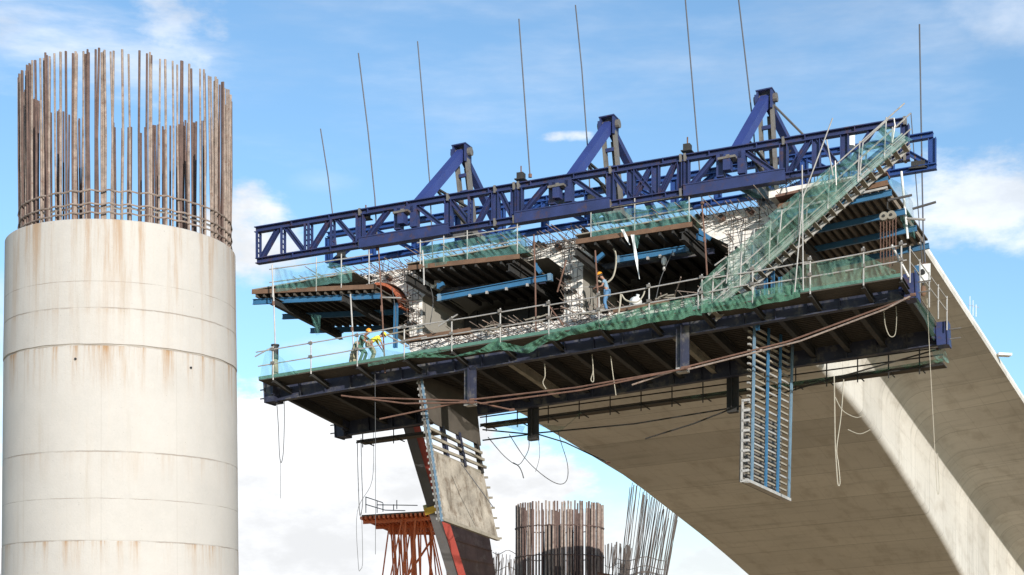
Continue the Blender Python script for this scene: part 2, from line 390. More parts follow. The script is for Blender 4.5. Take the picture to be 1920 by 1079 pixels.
def cage(root, cx, cy, rad, z0, z1, n, r, gaps, mats, seed, zj=.25, lean=0.05):
    """n upright bars in pairs round a ring; the hundred nearest are parts, the rest one mass behind them"""
    rnd = random.Random(seed); bars = []; t = 0
    while t < 2*math.pi:
        t += 2*math.pi/n*(.35 if rnd.random() < .45 else 1.53)*rnd.uniform(.8, 1.2)
        b = t+rnd.gauss(0, .006); rr = rad*rnd.choice((1, 1, .975)); zt = z1-abs(rnd.gauss(0, zj)); r2 = rr+rnd.gauss(0, lean)
        p0 = Vector((cx+rr*math.sin(t), cy-rr*math.cos(t), z0)); p1 = Vector((cx+r2*math.sin(b), cy-r2*math.cos(b), zt))
        pm_ = p0.lerp(p1, .5)+Vector((rnd.gauss(0, .02), rnd.gauss(0, .02), 0))
        back = math.cos(t) < -.1  # dark rust at the back; the front bars' sunlit lightness is in the colour
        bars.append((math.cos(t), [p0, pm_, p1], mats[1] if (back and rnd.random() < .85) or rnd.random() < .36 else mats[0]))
    bars.sort(key=lambda q: -q[0]); rest_ = MB()
    for i, (_, pts, m_) in enumerate(bars):
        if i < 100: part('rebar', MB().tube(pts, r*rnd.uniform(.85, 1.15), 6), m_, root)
        else: rest_.tube(pts, r, 5)
    if rest_.v: part('rebars', rest_, mats[1], root, kind='stuff')
def hoop(root, cx, cy, rad, z, r, m_, n=72, name='hoop'):
    part(name, MB().tube([(cx+(rad+.02*math.sin(5*i))*math.cos(2*math.pi*i/n), cy+(rad+.02*math.cos(7*i))*math.sin(2*math.pi*i/n), z+.03*math.sin(3*i)) for i in range(n+1)], r, 5), m_, root)
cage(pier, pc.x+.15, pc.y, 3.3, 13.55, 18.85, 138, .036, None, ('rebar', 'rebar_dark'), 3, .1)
for z_ in (14.52, 14.12, 13.85): hoop(pier, pc.x+.15, pc.y, 3.34, z_, .028, 'rebar')
hoop(pier, pc.x+.15, pc.y, 3.2, 14.05, .035, 'galv')
part('brace_bar', MB().tube([(pc.x+.1, pc.y+3.2, 14.9), (pc.x+1.0, pc.y+3.2, 14.0)], .03, 5), 'rebar_dark', pier)
for dx_, dz_ in ((-.7, .2), (.35, .35), (1.3, .12)):
    part('spacer_plate', MB().bar((pc.x+dx_-.35, pc.y+3.1, 13.75+dz_), (pc.x+dx_+.35, pc.y+3.1, 13.8+dz_), .05, .14), 'timber', pier)

# ================================================================ BOX GIRDER DECK
def top_w(v): return 3.45-.035*v
def bot_w(v): return sum(_bw(v+k) for k in (-4, -2, 0, 2, 4))/5 if v > 4 else _bw(v)
def _bw(v): return interp(v, [0, 5, 9, 14, 20, 28, 36, 43, 52, 62, 75], [-.5, -.72, -.8, -.85, -1.25, -2.3, -3.4, -4.75, -6.3, -8.6, -12.2])
RN = .034          # how fast each web draws in
def outline(v):
    """closed section, anticlockwise seen from the front: wing tips, fillets, webs, rounded bottom corners"""
    wt, wb = top_w(v), bot_w(v); ur = 7.1-RN*v; ul = -9.2+RN*v; tr, tl = 11.9, -14.0
    pts = [(tl, wt), (tr, wt), (tr, wt-.26)]
    def side(ub, tip, sg):
        q = []
        fr = 1.45; depth = .5
        cu, cw = ub+sg*fr, wt-depth-fr
        q.append((cu+sg*.05, wt-depth+.01))
        for i in range(9):
            t = math.pi/2*i/8; q.append((cu-sg*fr*math.sin(t), cw+fr*math.cos(t)))
        rc = .32; cu2 = ub-sg*rc; cw2 = wb+rc
        for i in range(9):
            t = math.pi/2*i/8; q.append((cu2+sg*rc*math.cos(t), cw2-rc*math.sin(t)))
        return q
    right = side(ur, tr, 1); left = side(ul, tl, -1)[::-1]
    return pts+right+left+[(tl, wt-.26)]
def cells(v):
    wt = top_w(v); f0 = .05 if v < 5 else .05+(bot_w(v)-bot_w(5))
    a = [(-8.55, f0+.35), (-8.2, f0), (-2.1, f0), (-1.75, f0+.3), (-1.75, wt-1.25), (-2.5, wt-.62), (-7.2, wt-.62), (-8.55, wt-1.45)]
    b = [(-.9, f0+.3), (-.55, f0), (5.0, f0), (5.5, f0+.35), (5.5, wt-1.35), (4.3, wt-.62), (.0, wt-.62), (-.9, wt-1.25)]
    return [a, b]
girder = thing('box_girder_bridge', 'pale concrete bridge deck with two open cells, curving down and away into a deep haunch', 'bridge', B(0, 0, 0))
VS = [0, 2, 4]+list(range(6, 76, 2))+[75]
def deck_mesh():
    me = bpy.data.meshes.new('shell'); vs = []; fs = []; uvs = []
    n = len(outline(0)); off = B(0, 0, 0)
    for v in VS: vs += [B(u, v, w_)-off for u, w_ in outline(v)]
    for i in range(len(VS)-1):
        o1, o2 = outline(VS[i]), outline(VS[i+1]); per = [0]
        for j in range(n): per.append(per[-1]+math.dist(o1[j], o1[(j+1) % n]))
        for j in range(n):
            j2 = (j+1) % n
            fs.append((i*n+j, (i+1)*n+j, (i+1)*n+j2, i*n+j2)); uvs.append(((VS[i], per[j]), (VS[i+1], per[j]), (VS[i+1], per[j+1]), (VS[i], per[j+1])))
    me.from_pydata(vs, [], fs); uvl = me.uv_layers.new(name='UVMap'); k = 0
    for p in me.polygons:
        for c in uvs[p.index]: uvl.data[k].uv = c; k += 1
        p.use_smooth = True
    me.materials.append(M['deck'])
    bm = bmesh.new(); bm.from_mesh(me); bmesh.ops.recalc_face_normals(bm, faces=bm.faces)
    for e in bm.edges:
        if len(e.link_faces) == 2 and e.calc_face_angle(0) > .5: e.smooth = False
    bm.to_mesh(me); bm.free()
    ob = bpy.data.objects.new('shell', me); col.objects.link(ob); ob.parent = girder
deck_mesh()
# unfinished end face with its two openings
mb = MB(); loops = [outline(0)]+cells(0)
tri = tessellate_polygon([[Vector((u, w_, 0)) for u, w_ in lp] for lp in loops]); flatp = [p for lp in loops for p in lp]
mb.add([B(u, 0.0, w_) for u, w_ in flatp], [tuple(t) for t in tri])
part('end_face', mb, 'rough', girder, 'rough unfinished end of the section')
for ci in range(2):
    mb = MB(); cv = [0.0, 3, 6, 9, 13]; n = len(cells(0)[ci])
    for v in cv: mb.v += [B(u, v, w_) for u, w_ in cells(v)[ci]]
    for i in range(len(cv)-1):
        for j in range(n): mb.f.append((i*n+j, (i+1)*n+j, (i+1)*n+(j+1) % n, i*n+(j+1) % n))
    mb.f.append(tuple((len(cv)-1)*n+j for j in range(n)))
    part('cell_lining', mb, 'deck', girder)
# kerb along the deck edge
mb = MB()
for a, b in zip(VS[1:-1], VS[2:]):
    mb.bar(B(11.75, a, top_w(a)+.09), B(11.75, b, top_w(b)+.09), .25, .18)
part('edge_kerb', mb, 'rough', girder, 'pale kerb upstand')
# starter bars that run along the deck and stick out of the end
cnt = 0; rest = MB(); rnd = random.Random(5)
def starter(u, w_, ln, du, dw, r, m_='rebar'):
    global cnt
    p = B(u, .1, w_); q = B(u+du, -ln, w_+dw); mid = p.lerp(q, .5)+Z*rnd.gauss(0, .02)
    if cnt < 100: part('starter_bar', MB().tube([p, mid, q], r, 5), m_, girder); cnt += 1
    else: rest.tube([p, mid, q], r, 4)
u = -14.0
while u < 8.2:
    starter(u, 3.28+rnd.gauss(0, .03), rnd.uniform(1.0, 1.7) if rnd.random() < .8 else 2.3, rnd.gauss(0, .07), rnd.gauss(0, .06), .018); u += rnd.uniform(.16, .31)
u = -13.6
while u < 8.2:
    starter(u, 3.0+rnd.gauss(0, .03), rnd.uniform(.7, 1.3), rnd.gauss(0, .06), rnd.gauss(0, .06), .016); u += rnd.uniform(.2, .42)
u = -8.4
while u < 5.5:
    starter(u, rnd.choice((-.05, -.33))+rnd.gauss(0, .03), rnd.uniform(.7, 1.5), rnd.gauss(0, .09), rnd.gauss(0, .06), .018); u += rnd.uniform(.09, .17)
for u0, u1 in ((-9.15, -8.6), (-1.7, -.95), (5.6, 7.0)):
    for k in range(26): starter(rnd.choice((u0, u1))+rnd.gauss(0, .03), rnd.uniform(.1, 3.0), rnd.uniform(.3, .8), rnd.gauss(0, .06), rnd.gauss(0, .08), .015)
part('starter_bars', rest, 'rebar', girder, kind='stuff')
# stirrups tied on the faces of the webs and slabs
mb = MB()
for u0, u1, wa, wb_ in ((-9.3, -8.5, -.2, 3.3), (-1.85, -.8, -.2, 3.3), (5.5, 7.1, -.2, 3.3)):
    w_ = wa
    while w_ < wb_:
        e = rnd.gauss(0, .05); v_ = -.08-rnd.random()*.25
        mb.tube([B(u0+rnd.gauss(0, .05), v_, w_+e), B((u0+u1)/2, v_-.05, w_+rnd.gauss(0, .04)), B(u1+rnd.gauss(0, .06), v_, w_-e)], .014, 4); w_ += rnd.uniform(.22, .4)
    for k in range(3):
        uu = lerp(u0, u1, (k+.5)/3); mb.tube([B(uu+rnd.gauss(0, .05), -.12, wa), B(uu+rnd.gauss(0, .04), -.2, 1.6), B(uu, -.12, wb_+.15)], .013, 4)
u = -13.8
while u < 7.5:
    mb.tube([B(u, -.1, 2.8), B(u+rnd.gauss(0, .12), -.35, 3.1), B(u+rnd.gauss(0, .06), -.15, 3.5)], .013, 4); u += rnd.uniform(.28, .5)
u = -8.8
while u < 5.4:
    mb.tube([B(u, -.1, -.45), B(u+rnd.gauss(0, .25), -.35, -.2), B(u+rnd.gauss(0, .1), -.12, .12)], .013, 4); u += rnd.uniform(.25, .45)
for w_ in (3.36, 2.98): mb.tube([B(-14+i*.9, -.25-.1*rnd.random(), w_+rnd.gauss(0, .03)) for i in range(24)], .015, 4)
for w_ in (.1, -.25): mb.tube([B(-9+i*.9, -.25-.15*rnd.random(), w_+rnd.gauss(0, .03)) for i in range(17)], .015, 4)
part('stirrups', mb, 'rebar_black', girder, kind='stuff')
# tendon ducts
dl = [(672, 522), (682, 522), (697, 522), (733, 523), (812, 505), (1007, 461), (1015, 459), (1024, 462), (1050, 466), (1311, 409), (1320, 407), (1356, 411), (1410, 398), (1100, 437),
      (762, 576), (776, 583), (772, 609), (781, 607), (1064, 522), (1070, 522), (1064, 550), (1072, 550), (1080, 548), (1066, 575), (1385, 470), (1400, 500), (1392, 520)]
for px, py in dl:
    p = Q(px, py, 0); big = py < 530 and px in (733, 812, 1050, 1356, 1410, 1100)
    r_ = .13 if big else .075
    du = part('tendon_duct', MB().tube([p-L*.02, p-L*.3], r_, 10), 'rusty' if big else 'dark', girder)
    part('mouth', MB().tube([p-L*.3, p-L*.306], r_*.8, 10), 'black', du)  # black cap on a solid tube, painted as the shaded hollow
# haunch lands on its own pier, out of the picture
mb = MB(); base = B(-1, 76, -12)
q0 = B(-1, 76, -11.9); mb.bar((q0.x, q0.y, GZ), q0, 9, 5, Vector((T.x, T.y, 0)))
single('bridge_support_pier', mb, 'rough', 'distant rectangular concrete support under the deep end of the bridge deck', 'pier')
# pins and a little mast beyond the parapet
t = thing('survey_mast', 'pair of tiny galvanised poles standing beyond the right deck edge', 'mast', B(12.0, 15.2, top_w(15)))
for k in range(3):
    a = B(11.9+.1*k, 15.2+.2*k, top_w(15)); part('pole', MB().tube([a, a+Z*(.9-.15*k)], .014, 5), 'galv', t)
part('crossbar', MB().tube([B(11.8, 15.2, top_w(15)+.5), B(12.2, 15.8, top_w(15)+.5)], .012, 5), 'galv', t)
mb = MB(); mb.bar(B(11.9, 21.6, top_w(22)+.15), B(12.5, 21.9, top_w(22)+.12), .5, .12)
single('white_sheet', mb, 'white', 'small white board lying over the far right edge of the bridge deck', 'board')

# ================================================================ TRANSVERSE TRUSSES OF THE FORM TRAVELLER
def truss(name_label, v, tl, tr_, bl, br, hc, posts, diags, m_, boxes=(), housings=()):
    """posts: x of upright; diags: (x bottom, x top); boxes: (x0, x1) deep girder lengths in the bottom chord"""
    root = thing('lattice_truss', name_label, 'truss', Q(*bl, v), 'blue lattice trusses spanning above the deck end')
    top = lambda x: Q(x, lerp(tl[1], tr_[1], (x-tl[0])/(tr_[0]-tl[0])), v)
    bot = lambda x: Q(x, lerp(bl[1], br[1], (x-bl[0])/(br[0]-bl[0])), v)
    H = Z*(hc/2)
    a, b = top(tl[0]), top(tr_[0])
    part('top_chord', MB().ibeam(a-H, b-H, .34, hc, .04).stiff(a-H, b-H, .34, hc, 15), m_, root)
    a, b = bot(bl[0]), bot(br[0])
    part('bottom_chord', MB().ibeam(a+H, b+H, .34, hc, .04).stiff(a+H, b+H, .34, hc, 15), m_, root)
    for x, wd in posts:
        p, q = bot(x)+Z*hc, top(x)-Z*hc
        if wd < .25:
            mb = MB(); mb.bar(p-L*.13, q-L*.13, .09, .09, T).bar(p+L*.13, q+L*.13, .09, .09, T)
            for k in range(1, 5): c = p.lerp(q, k/5); mb.bar(c-L*.13, c+L*.13, .05, .05)
        else: mb = MB().ibeam(p, q, wd, .32, .035, T)
        part('upright', mb, m_, root)
    for xb, xt in diags:
        p, q = bot(xb)+Z*hc*.9, top(xt)-Z*hc*.9
        part('diagonal', MB().ibeam(p, q, .2, .2, .03, L.cross(q-p)), m_, root)
    for x0, x1 in boxes:
        p, q = bot(x0), bot(x1); hh = .44
        part('box_beam', MB().bar(p+Z*(hh/2-.06), q+Z*(hh/2-.06), .46, hh).bar(p+Z*(hh-.05), q+Z*(hh-.05), .52, .05), m_, root)
    for x, wd in posts:
        if wd >= .3:
            for c_ in (top(x)-H, bot(x)+H): part('splice_plate', MB().bar(c_-T*.05, c_+T*.05, .37, hc+.06), 'post_grey', root)
    for x0, x1 in housings:
        p0, p1 = bot(x0)+Z*.5, bot(x1)+Z*.5; q0, q1 = top(x0)-Z*hc, top(x1)-Z*hc
        mb = MB().bar(p0, q0, .4, .3, T).bar(p1, q1, .4, .3, T)
        mb.bar(q0-Z*.14, q1-Z*.14, .4, .28)
        h = part('jack_housing', mb, m_, root)
        c0 = p0.lerp(p1, .42); cT = q0.lerp(q1, .42)
        mb = MB().bar(c0+Z*.12-L*.25, c0.lerp(cT, .66)-L*.25, .42, .3, T)
        part('jack', mb, m_, h)
        mb = MB().bar(c0.lerp(cT, .68)-L*.25-T*.36, c0.lerp(cT, .68)-L*.25+T*.36, .5, .09).bar(c0.lerp(cT, .7)-L*.25, c0.lerp(cT, .86)-L*.25, .14, .14, T)
        part('jack_head', mb, 'post_grey', h)
    return root, top, bot
fp = [(485, .12), (531, .12), (575, .12), (582, .12), (624, .12), (672, .2), (677, .3), (842, .34), (882, .12), (930, .3), (966, .3), (974, .3), (1146, .34), (1184, .28), (1230, .26), (1278, .3), (1286, .3),
      (1470, .34), (1531, .28), (1584, .28), (1697, .3)]
fd = [(491, 522), (571, 537), (584, 619), (671, 632), (684, 728), (836, 781), (884, 846), (896, 926), (962, 938), (974, 1026), (1139, 1077), (1186, 1150), (1188, 1222), (1228, 1188), (1238, 1267), (1290, 1343), (1461, 1395),
      (1478, 1519), (1571, 1535), (1596, 1636), (1694, 1650)]
FT = truss('nearer blue lattice truss standing over the open cells, with three jack housings', -1.5, (480, 427), (1699, 222), (482, 496), (1706, 301), .26, fp, fd, 'blue',
           [(677, 845), (968, 1146), (1284, 1474)], [(748, 778), (1038, 1068), (1352, 1392)])
rp = []; x = 617
while x < 1755: rp.append((x, .26)); x += 81
rp[-1] = (1748, .26)
rd = [(rp[i][0]+4, rp[i+1][0]-4) if i % 2 == 0 else (rp[i+1][0]-4, rp[i][0]+4) for i in range(len(rp)-1)]
RT = truss('farther bright blue lattice truss behind the three raised frames', 4.2, (615, 437), (1750, 248), (617, 503), (1756, 318), .25, rp, rd, 'blue_rear')
for x in (635, 655, 1666, 1677): pass
# ---------------------------------------------------------------- longitudinal A frames on the deck
def aframe(label, apx, foot_f, base, foot_r, low, extra=False):
    va = 2.9
    ap = Q(apx[0], apx[1], va); ff = Q(foot_f[0], foot_f[1], -1.0); pf = Q(base[0], base[1], va); rf = Q(foot_r[0], foot_r[1], 6.6); lf = Q(low[0], low[1], -1.0)
    r = thing('raised_frame', label, 'frame', pf, 'blue three-legged frames standing on the deck')
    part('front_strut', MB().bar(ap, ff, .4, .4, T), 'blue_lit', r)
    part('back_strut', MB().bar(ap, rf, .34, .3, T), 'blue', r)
    mb = MB()
    for s_ in (-1, 1): mb.bar(pf+T*.27*s_, ap+T*.27*s_-Z*.3, .34, .13, T)
    mb.bar(pf+T*.05+L*.3, ap+T*.05+L*.3-Z*.6, .05, .2, T)
    mast = part('mast', mb, 'post_grey', r)
    mb = MB(); n_ = 5
    for k in range(n_): c = pf.lerp(ap, (k+.6)/n_); mb.bar(c-T*.2-L*.1, c+T*.2-L*.1, .12, .16)
    part('batten', mb, 'blue', mast)
    mb = MB().bar(ap-T*.3-Z*.5, ap-T*.3+Z*.3, .7, .07, T).bar(ap+T*.3-Z*.5, ap+T*.3+Z*.3, .7, .07, T).bar(ap-T*.36+Z*.31, ap+T*.36+Z*.31, .78, .05).bar(ap-T*.4-Z*.1-L*.1, ap-T*.3-Z*.1-L*.1, .5, .5)
    part('apex_plate', mb, 'blue', r)
    part('apex_pin', MB().tube([ap-T*.5, ap+T*.5], .2, 12), 'post_grey', r)
    part('low_strut', MB().ibeam(lf, pf+Z*.15, .34, .36, .04, T), 'mast_grey', r)
    part('rear_tie', MB().bar(pf+Z*.2, rf, .3, .3, T), 'blue', r)
    mid = ap.lerp(ff, .62); mm = pf.lerp(ap, .35)
    for p, q in ((mid, mm), (ap.lerp(ff, .75), pf+Z*.9), (ap.lerp(ff, .62), pf+Z*.3), (ap.lerp(rf, .6), mm)):
        part('brace', MB().bar(p, q, .08, .1, T), 'dark', r)
    if extra:
        part('stay', MB().tube([ap+Z*.1, Q(1507, 254, 3.4)], .05, 6), 'mast_grey', r)
    part('base_shoe', MB().bar(pf-L*.6, pf+L*.6, .9, .22), 'post_grey', r)
    return r
aframe('leftmost and lowest of the three raised blue frames on the deck', (866, 288), (779, 390), (882, 443), (946, 452), (760, 440))
aframe('middle one of the three raised blue frames on the deck', (1142, 236), (1068, 340), (1156, 405), (1228, 404), (1040, 382))
aframe('tallest raised blue frame at right, with a thin stay from its apex', (1436, 187), (1372, 300), (1446, 382), (1515, 340), (1390, 346), True)
# ---------------------------------------------------------------- threaded suspension rods reaching into the sky
def rod(pts, v, lab, r=.034, m_='rod', grp='long suspension rods rising above the trusses'):
    P3 = [Q(x, y, v) for x, y in pts]
    t = thing('suspension_rod', lab, 'rod', P3[-1], grp)
    part('shank', MB().tube(P3, r, 6), m_, t)
    a = P3[-1]; part('nut', MB().tube([a+Z*.0, a+Z*.14], r*2.6, 6), 'rusty', t)
rod([(601, 242), (615, 330), (634, 488)], 4.2, 'short leaning rod over the left end of the farther truss')
rod([(672, 100), (690, 245), (703, 372), (708, 470)], -1.2, 'leftmost long rod, leaning left in the sky')
rod([(783, 78), (795, 215), (806, 345), (812, 500)], 3.4, 'long rod rising left of the lowest raised frame')
rod([(973, 36), (984, 190), (994, 333)], -1.2, 'long rod rising between the lowest and middle raised frames')
rod([(1079, 10), (1091, 130), (1102, 282), (1108, 395)], 3.4, 'long rod passing just left of the middle raised frame')
rod([(1280, -60), (1296, 130), (1309, 285), (1317, 385)], 3.4, 'long rod rising midway between the middle and tallest frames')
rod([(1378, -60), (1396, 95), (1413, 245), (1421, 375)], 3.4, 'long rod crossing the left leg of the tallest frame')
rod([(1724, 46), (1727, 220), (1731, 440), (1735, 500)], 4.2, 'lone long rod at the far right, hanging past the truss end')
rod([(1708, 212), (1722, 400), (1730, 500)], 4.2, 'thin short rod just left of the lone right rod', .022)
for (x0, y0, x1, y1, lab) in ((657, 552, 664, 690, 'pale hanger rod beside the crouching workers'), (710, 470, 722, 700, 'rusty hanger rod in front of the brick red curved form'), (510, 498, 516, 648, 'grey hanger rod at the left tip of the upper left platform'),
                         (1001, 440, 1005, 622, 'rusty hanger rod crossing the dark left cell'), (1116, 470, 1123, 612, 'rusty hanger rod in front of the worker in jeans'),
                         (1316, 385, 1326, 520, 'rusty hanger rod at the right side of the right cell'), (1414, 430, 1412, 560, 'grey hanger post beside the sloping stair'),
                         (792, 470, 795, 535, 'short hanger rod above the left web')):
    a, b = Q(x0, y0, -2.2), Q(x1, y1, -2.2)
    t = thing('hanger_rod', lab, 'rod', b, 'thin rods holding the lower platform')
    part('shank', MB().tube([a, a.lerp(b, .5)+T*.02, b], .035, 6), 'rusty' if 'rusty' in lab else 'galv', t)
    part('coupler', MB().tube([a.lerp(b, .45), a.lerp(b, .5)], .06, 6), 'rusty', t)

# ================================================================ LOWER WORK PLATFORM
plat = thing('work_platform', 'long dark steel work platform slung under the bridge end', 'platform', Q(1100, 640, -1))
def wl(x): return 712-.1605*(x-485)            # line of the walkway's front edge
def gl(x): return 753-.1612*(x-522)            # bottom of the near girder
def girder_beam(x0, x1, fn, v, h, wd, nm, m_='navy'):
    a, b = Q(x0, fn(x0), v)+Z*h/2, Q(x1, fn(x1), v)+Z*h/2
    o = part(nm, MB().ibeam(a, b, wd, h, .05).stiff(a, b, wd*.97, h-.04, 22, t=.02), m_, plat)
    return a, b
a1, b1 = girder_beam(520, 1700, gl, -1.7, .85, .38, 'near_girder')
rl = lambda x: 818-.1525*(x-645)
a2, b2 = girder_beam(650, 1760, rl, 4.0, .8, .36, 'far_girder')
for e, s_ in ((a1, -1), (b1, 1), (a2, -1), (b2, 1)):
    part('end_block', MB().bar(e-T*.05*s_, e+T*.36*s_, .85, .95).bar(e+T*.38*s_, e+T*.44*s_, .95, 1.02).bar(e-L*.55-T*.1*s_, e+L*.55-T*.1*s_, .12, .5), 'blue' if s_ > 0 else 'navy', plat)
    for k in (-1, 1): part('bolt_bar', MB().tube([e+Z*.2*k, e+T*.9*s_+Z*.2*k], .03, 6), 'post_grey', plat)
for k in range(19):
    t_ = (k+.5)/19 if 0 < k < 18 else (0.004 if k == 0 else .996)
    p, q = a1.lerp(b1, t_)+Z*.0, a2.lerp(b2, t_)+Z*.0
    part('cross_beam', MB().ibeam(p+L*.05+Z*.05, q-L*.05+Z*.05, .22, .42, .03), 'dark' if k not in (7, 12) else 'timber', plat)
mb = MB()      # bottom form joists
for k in range(27):
    v_ = -1.35+k*.205
    t_ = (v_+1.7)/5.7; p, q = a1.lerp(a2, t_), b1.lerp(b2, t_)
    mb.bar(p+Z*.36, q+Z*.36, .09, .14)
part('form_joists', mb, 'ply_dark', plat)
mb = MB(); mb.slab(a1+Z*.47+L*.25, b1+Z*.47+L*.25, b2+Z*.47, a2+Z*.47, .03); part('bottom_form', mb, 'ply', plat)
# walkway on brackets in front of the near girder
FV, BV = -3.1, -1.95
fa, fb = Q(485, wl(485), FV), Q(1690, wl(1690), FV)
dvec = L*(BV-FV)
mb = MB()
for k in range(6):
    o_ = dvec*(k/6); o2 = dvec*((k+.9)/6)
    mb.slab(fa+o_, fb+o_, fb+o2, fa+o2, .05)
part('walkway_planks', mb, 'ply_dark', plat)
part('toe_board', MB().bar(fa+Z*.06, fb+Z*.06, .03, .13), 'greencloth', plat)
posts = [512, 583, 670, 758, 847, 938, 1029, 1123, 1217, 1316, 1411, 1519, 1619, 1690]
for x in posts:
    f0 = Q(x, wl(x), FV)
    part('bracket', MB().ibeam(f0-Z*.14-L*.02, f0-Z*.3+L*1.35, .16, .2, .02), 'dark', plat)
    part('guard_post', MB().tube([f0-Z*.12, f0+Z*1.35], .032, 6), 'galv', plat)
def rail(x0, y0, x1, y1, v=FV, bend=0.0, root=plat, nm='guard_rail', r=.028, m_='galv'):
    a, b = Q(x0, y0, v), Q(x1, y1, v)
    part(nm, MB().tube([a, a.lerp(b, .5)-Z*bend, b], r, 6), m_, root)
for off_, segs in ((52, ((480, 762), (745, 1029), (1018, 1350), (1335, 1519), (1506, 1700))), (25, ((484, 800), (790, 1130), (1110, 1425), (1405, 1700)))):
    for i, (x0, x1) in enumerate(segs): rail(x0, wl(x0)-off_-(2 if i % 2 else 0), x1, wl(x1)-off_-4*(x1/1700)-(0 if i % 2 else 3), bend=.03)
rail(478, wl(478)-44, 514, wl(514)-58)
# couplers clamped where the rails meet the posts
for x in posts:
    for h_ in (.62, 1.22):
        c = Q(x, wl(x), FV)+Z*h_
        part('clamp', MB().bar(c-T*.07-L*.05, c+T*.07-L*.05, .12, .12), 'post_grey', plat)
# right-hand end rail
ra = [Q(1706, wl(1706), -2.6)+L*k*1.5 for k in range(5)]
for p in ra: part('guard_post', MB().tube([p-Z*.3, p+Z*1.1], .03, 6), 'galv', plat)
for h_ in (.5, 1.0): part('guard_rail', MB().tube([ra[0]+Z*h_, ra[-1]+Z*h_], .026, 6), 'galv', plat)
# drop posts for the cross ties
for (x, y0, y1, v) in ((882, 690, 757, -2.0), (1280, 612, 695, -2.0), (1000, 752, 822, 4.3), (1374, 680, 770, 4.3)):
    a, b = Q(x, y0, v), Q(x, y1, v)
    hp = part('drop_post', MB().bar(a-T*.12, b-T*.12, .1, .3, T).bar(a+T*.12, b+T*.12, .1, .3, T).bar(a-L*.1, b-L*.1, .3, .03, T), 'navy' if v < 0 else 'dark', plat)
    part('shoe', MB().bar(b-T*.22, b+T*.22, .42, .2), 'galv' if v < 0 else 'dark', hp)

# scaffold catwalk slung behind the platform
cw = thing('hanging_catwalk', 'narrow tube catwalk hung behind and below the main platform', 'catwalk', Q(1000, 790, 6))
def cl(x): return 823-.134*(x-690)
for s0, s1 in ((668, 812), (900, 1210), (1200, 1480), (1470, 1768)):
    a, b = Q(s0, cl(s0), 5.4), Q(s1, cl(s1), 5.4)
    part('deck_plank', MB().slab(a, b, b+L*.75, a+L*.75, .06), 'ply_dark', cw)
    for h_ in (.3, .62): part('rail', MB().tube([a+Z*h_, b+Z*h_], .032, 6), 'dark', cw)
    part('edge_tube', MB().tube([a-Z*.12, b-Z*.12], .04, 6), 'dark', cw)
x = 680
while x < 1768:
    if not 812 < x < 900:
        a = Q(x, cl(x), 5.4); part('drop_tube', MB().tube([a-Z*.4, a+Z*.85], .03, 6), 'dark', cw)
        part('transom', MB().tube([a-L*.2-Z*.08, a+L*1.0-Z*.08], .03, 6), 'dark', cw)
    x += 58

# tie bars under the platform
def tie(pts, v, lab, m_='rusty', r=.036):
    t = thing('tie_bar', lab, 'bar', Q(*pts[0], v), 'long bars lashed under the platform')
    part('shank', MB().tube([Q(x, y, v) for x, y in pts], r, 6), m_, t)
    a = Q(*pts[-1], v); part('end_nut', MB().tube([a-T*.1, a+T*.1], r*1.8, 6), 'rusty', t)
tie([(655, 745), (885, 752)], -2.2, 'rusty bar from left under the decking to the left drop post')
tie([(640, 742), (760, 757), (885, 755)], -2.3, 'lower of the two rusty bars left of the left drop post')
tie([(712, 786), (885, 750)], -2.2, 'rusty bar slanting up right below the left drop post')
tie([(882, 752), (960, 769)], -2.2, 'short rusty bar falling right from the left drop post')
tie([(882, 750), (1080, 727), (1282, 692)], -2.25, 'long rusty bar between the two blue drop posts')
tie([(900, 757), (1090, 732), (1290, 690)], -2.4, 'lower rusty bar of the pair between the blue drop posts')
tie([(1185, 722), (1282, 690)], -2.2, 'short pale bar ending in mid air left of the right drop post', 'rebar')
tie([(1280, 690), (1480, 640), (1700, 560)], -2.4, 'upper long bar running from the right drop post to the right end')
tie([(1290, 693), (1500, 640), (1660, 580), (1712, 553)], -2.55, 'lower long bar running from the right drop post to the right end', 'rebar')
tie([(905, 806), (1000, 815)], 4.4, 'dark bar reaching the rear drop post from the left', 'dark')
tie([(905, 826), (1000, 814)], 4.4, 'dark bar rising to the rear drop post from the lower left', 'dark')
tie([(1000, 813), (1190, 795), (1374, 765)], 4.4, 'dark bar joining the two rear drop posts', 'dark')
tie([(1210, 823), (1300, 795), (1374, 766)], 4.4, 'dark bar hanging short left of the right rear drop post', 'dark')
tie([(1000, 812), (1060, 830), (1140, 868)], 4.4, 'dark bar falling right from the left rear drop post', 'dark')
tie([(1374, 766), (1500, 728), (1760, 655)], 4.6, 'dark bar from the right rear drop post to the far right end', 'dark')

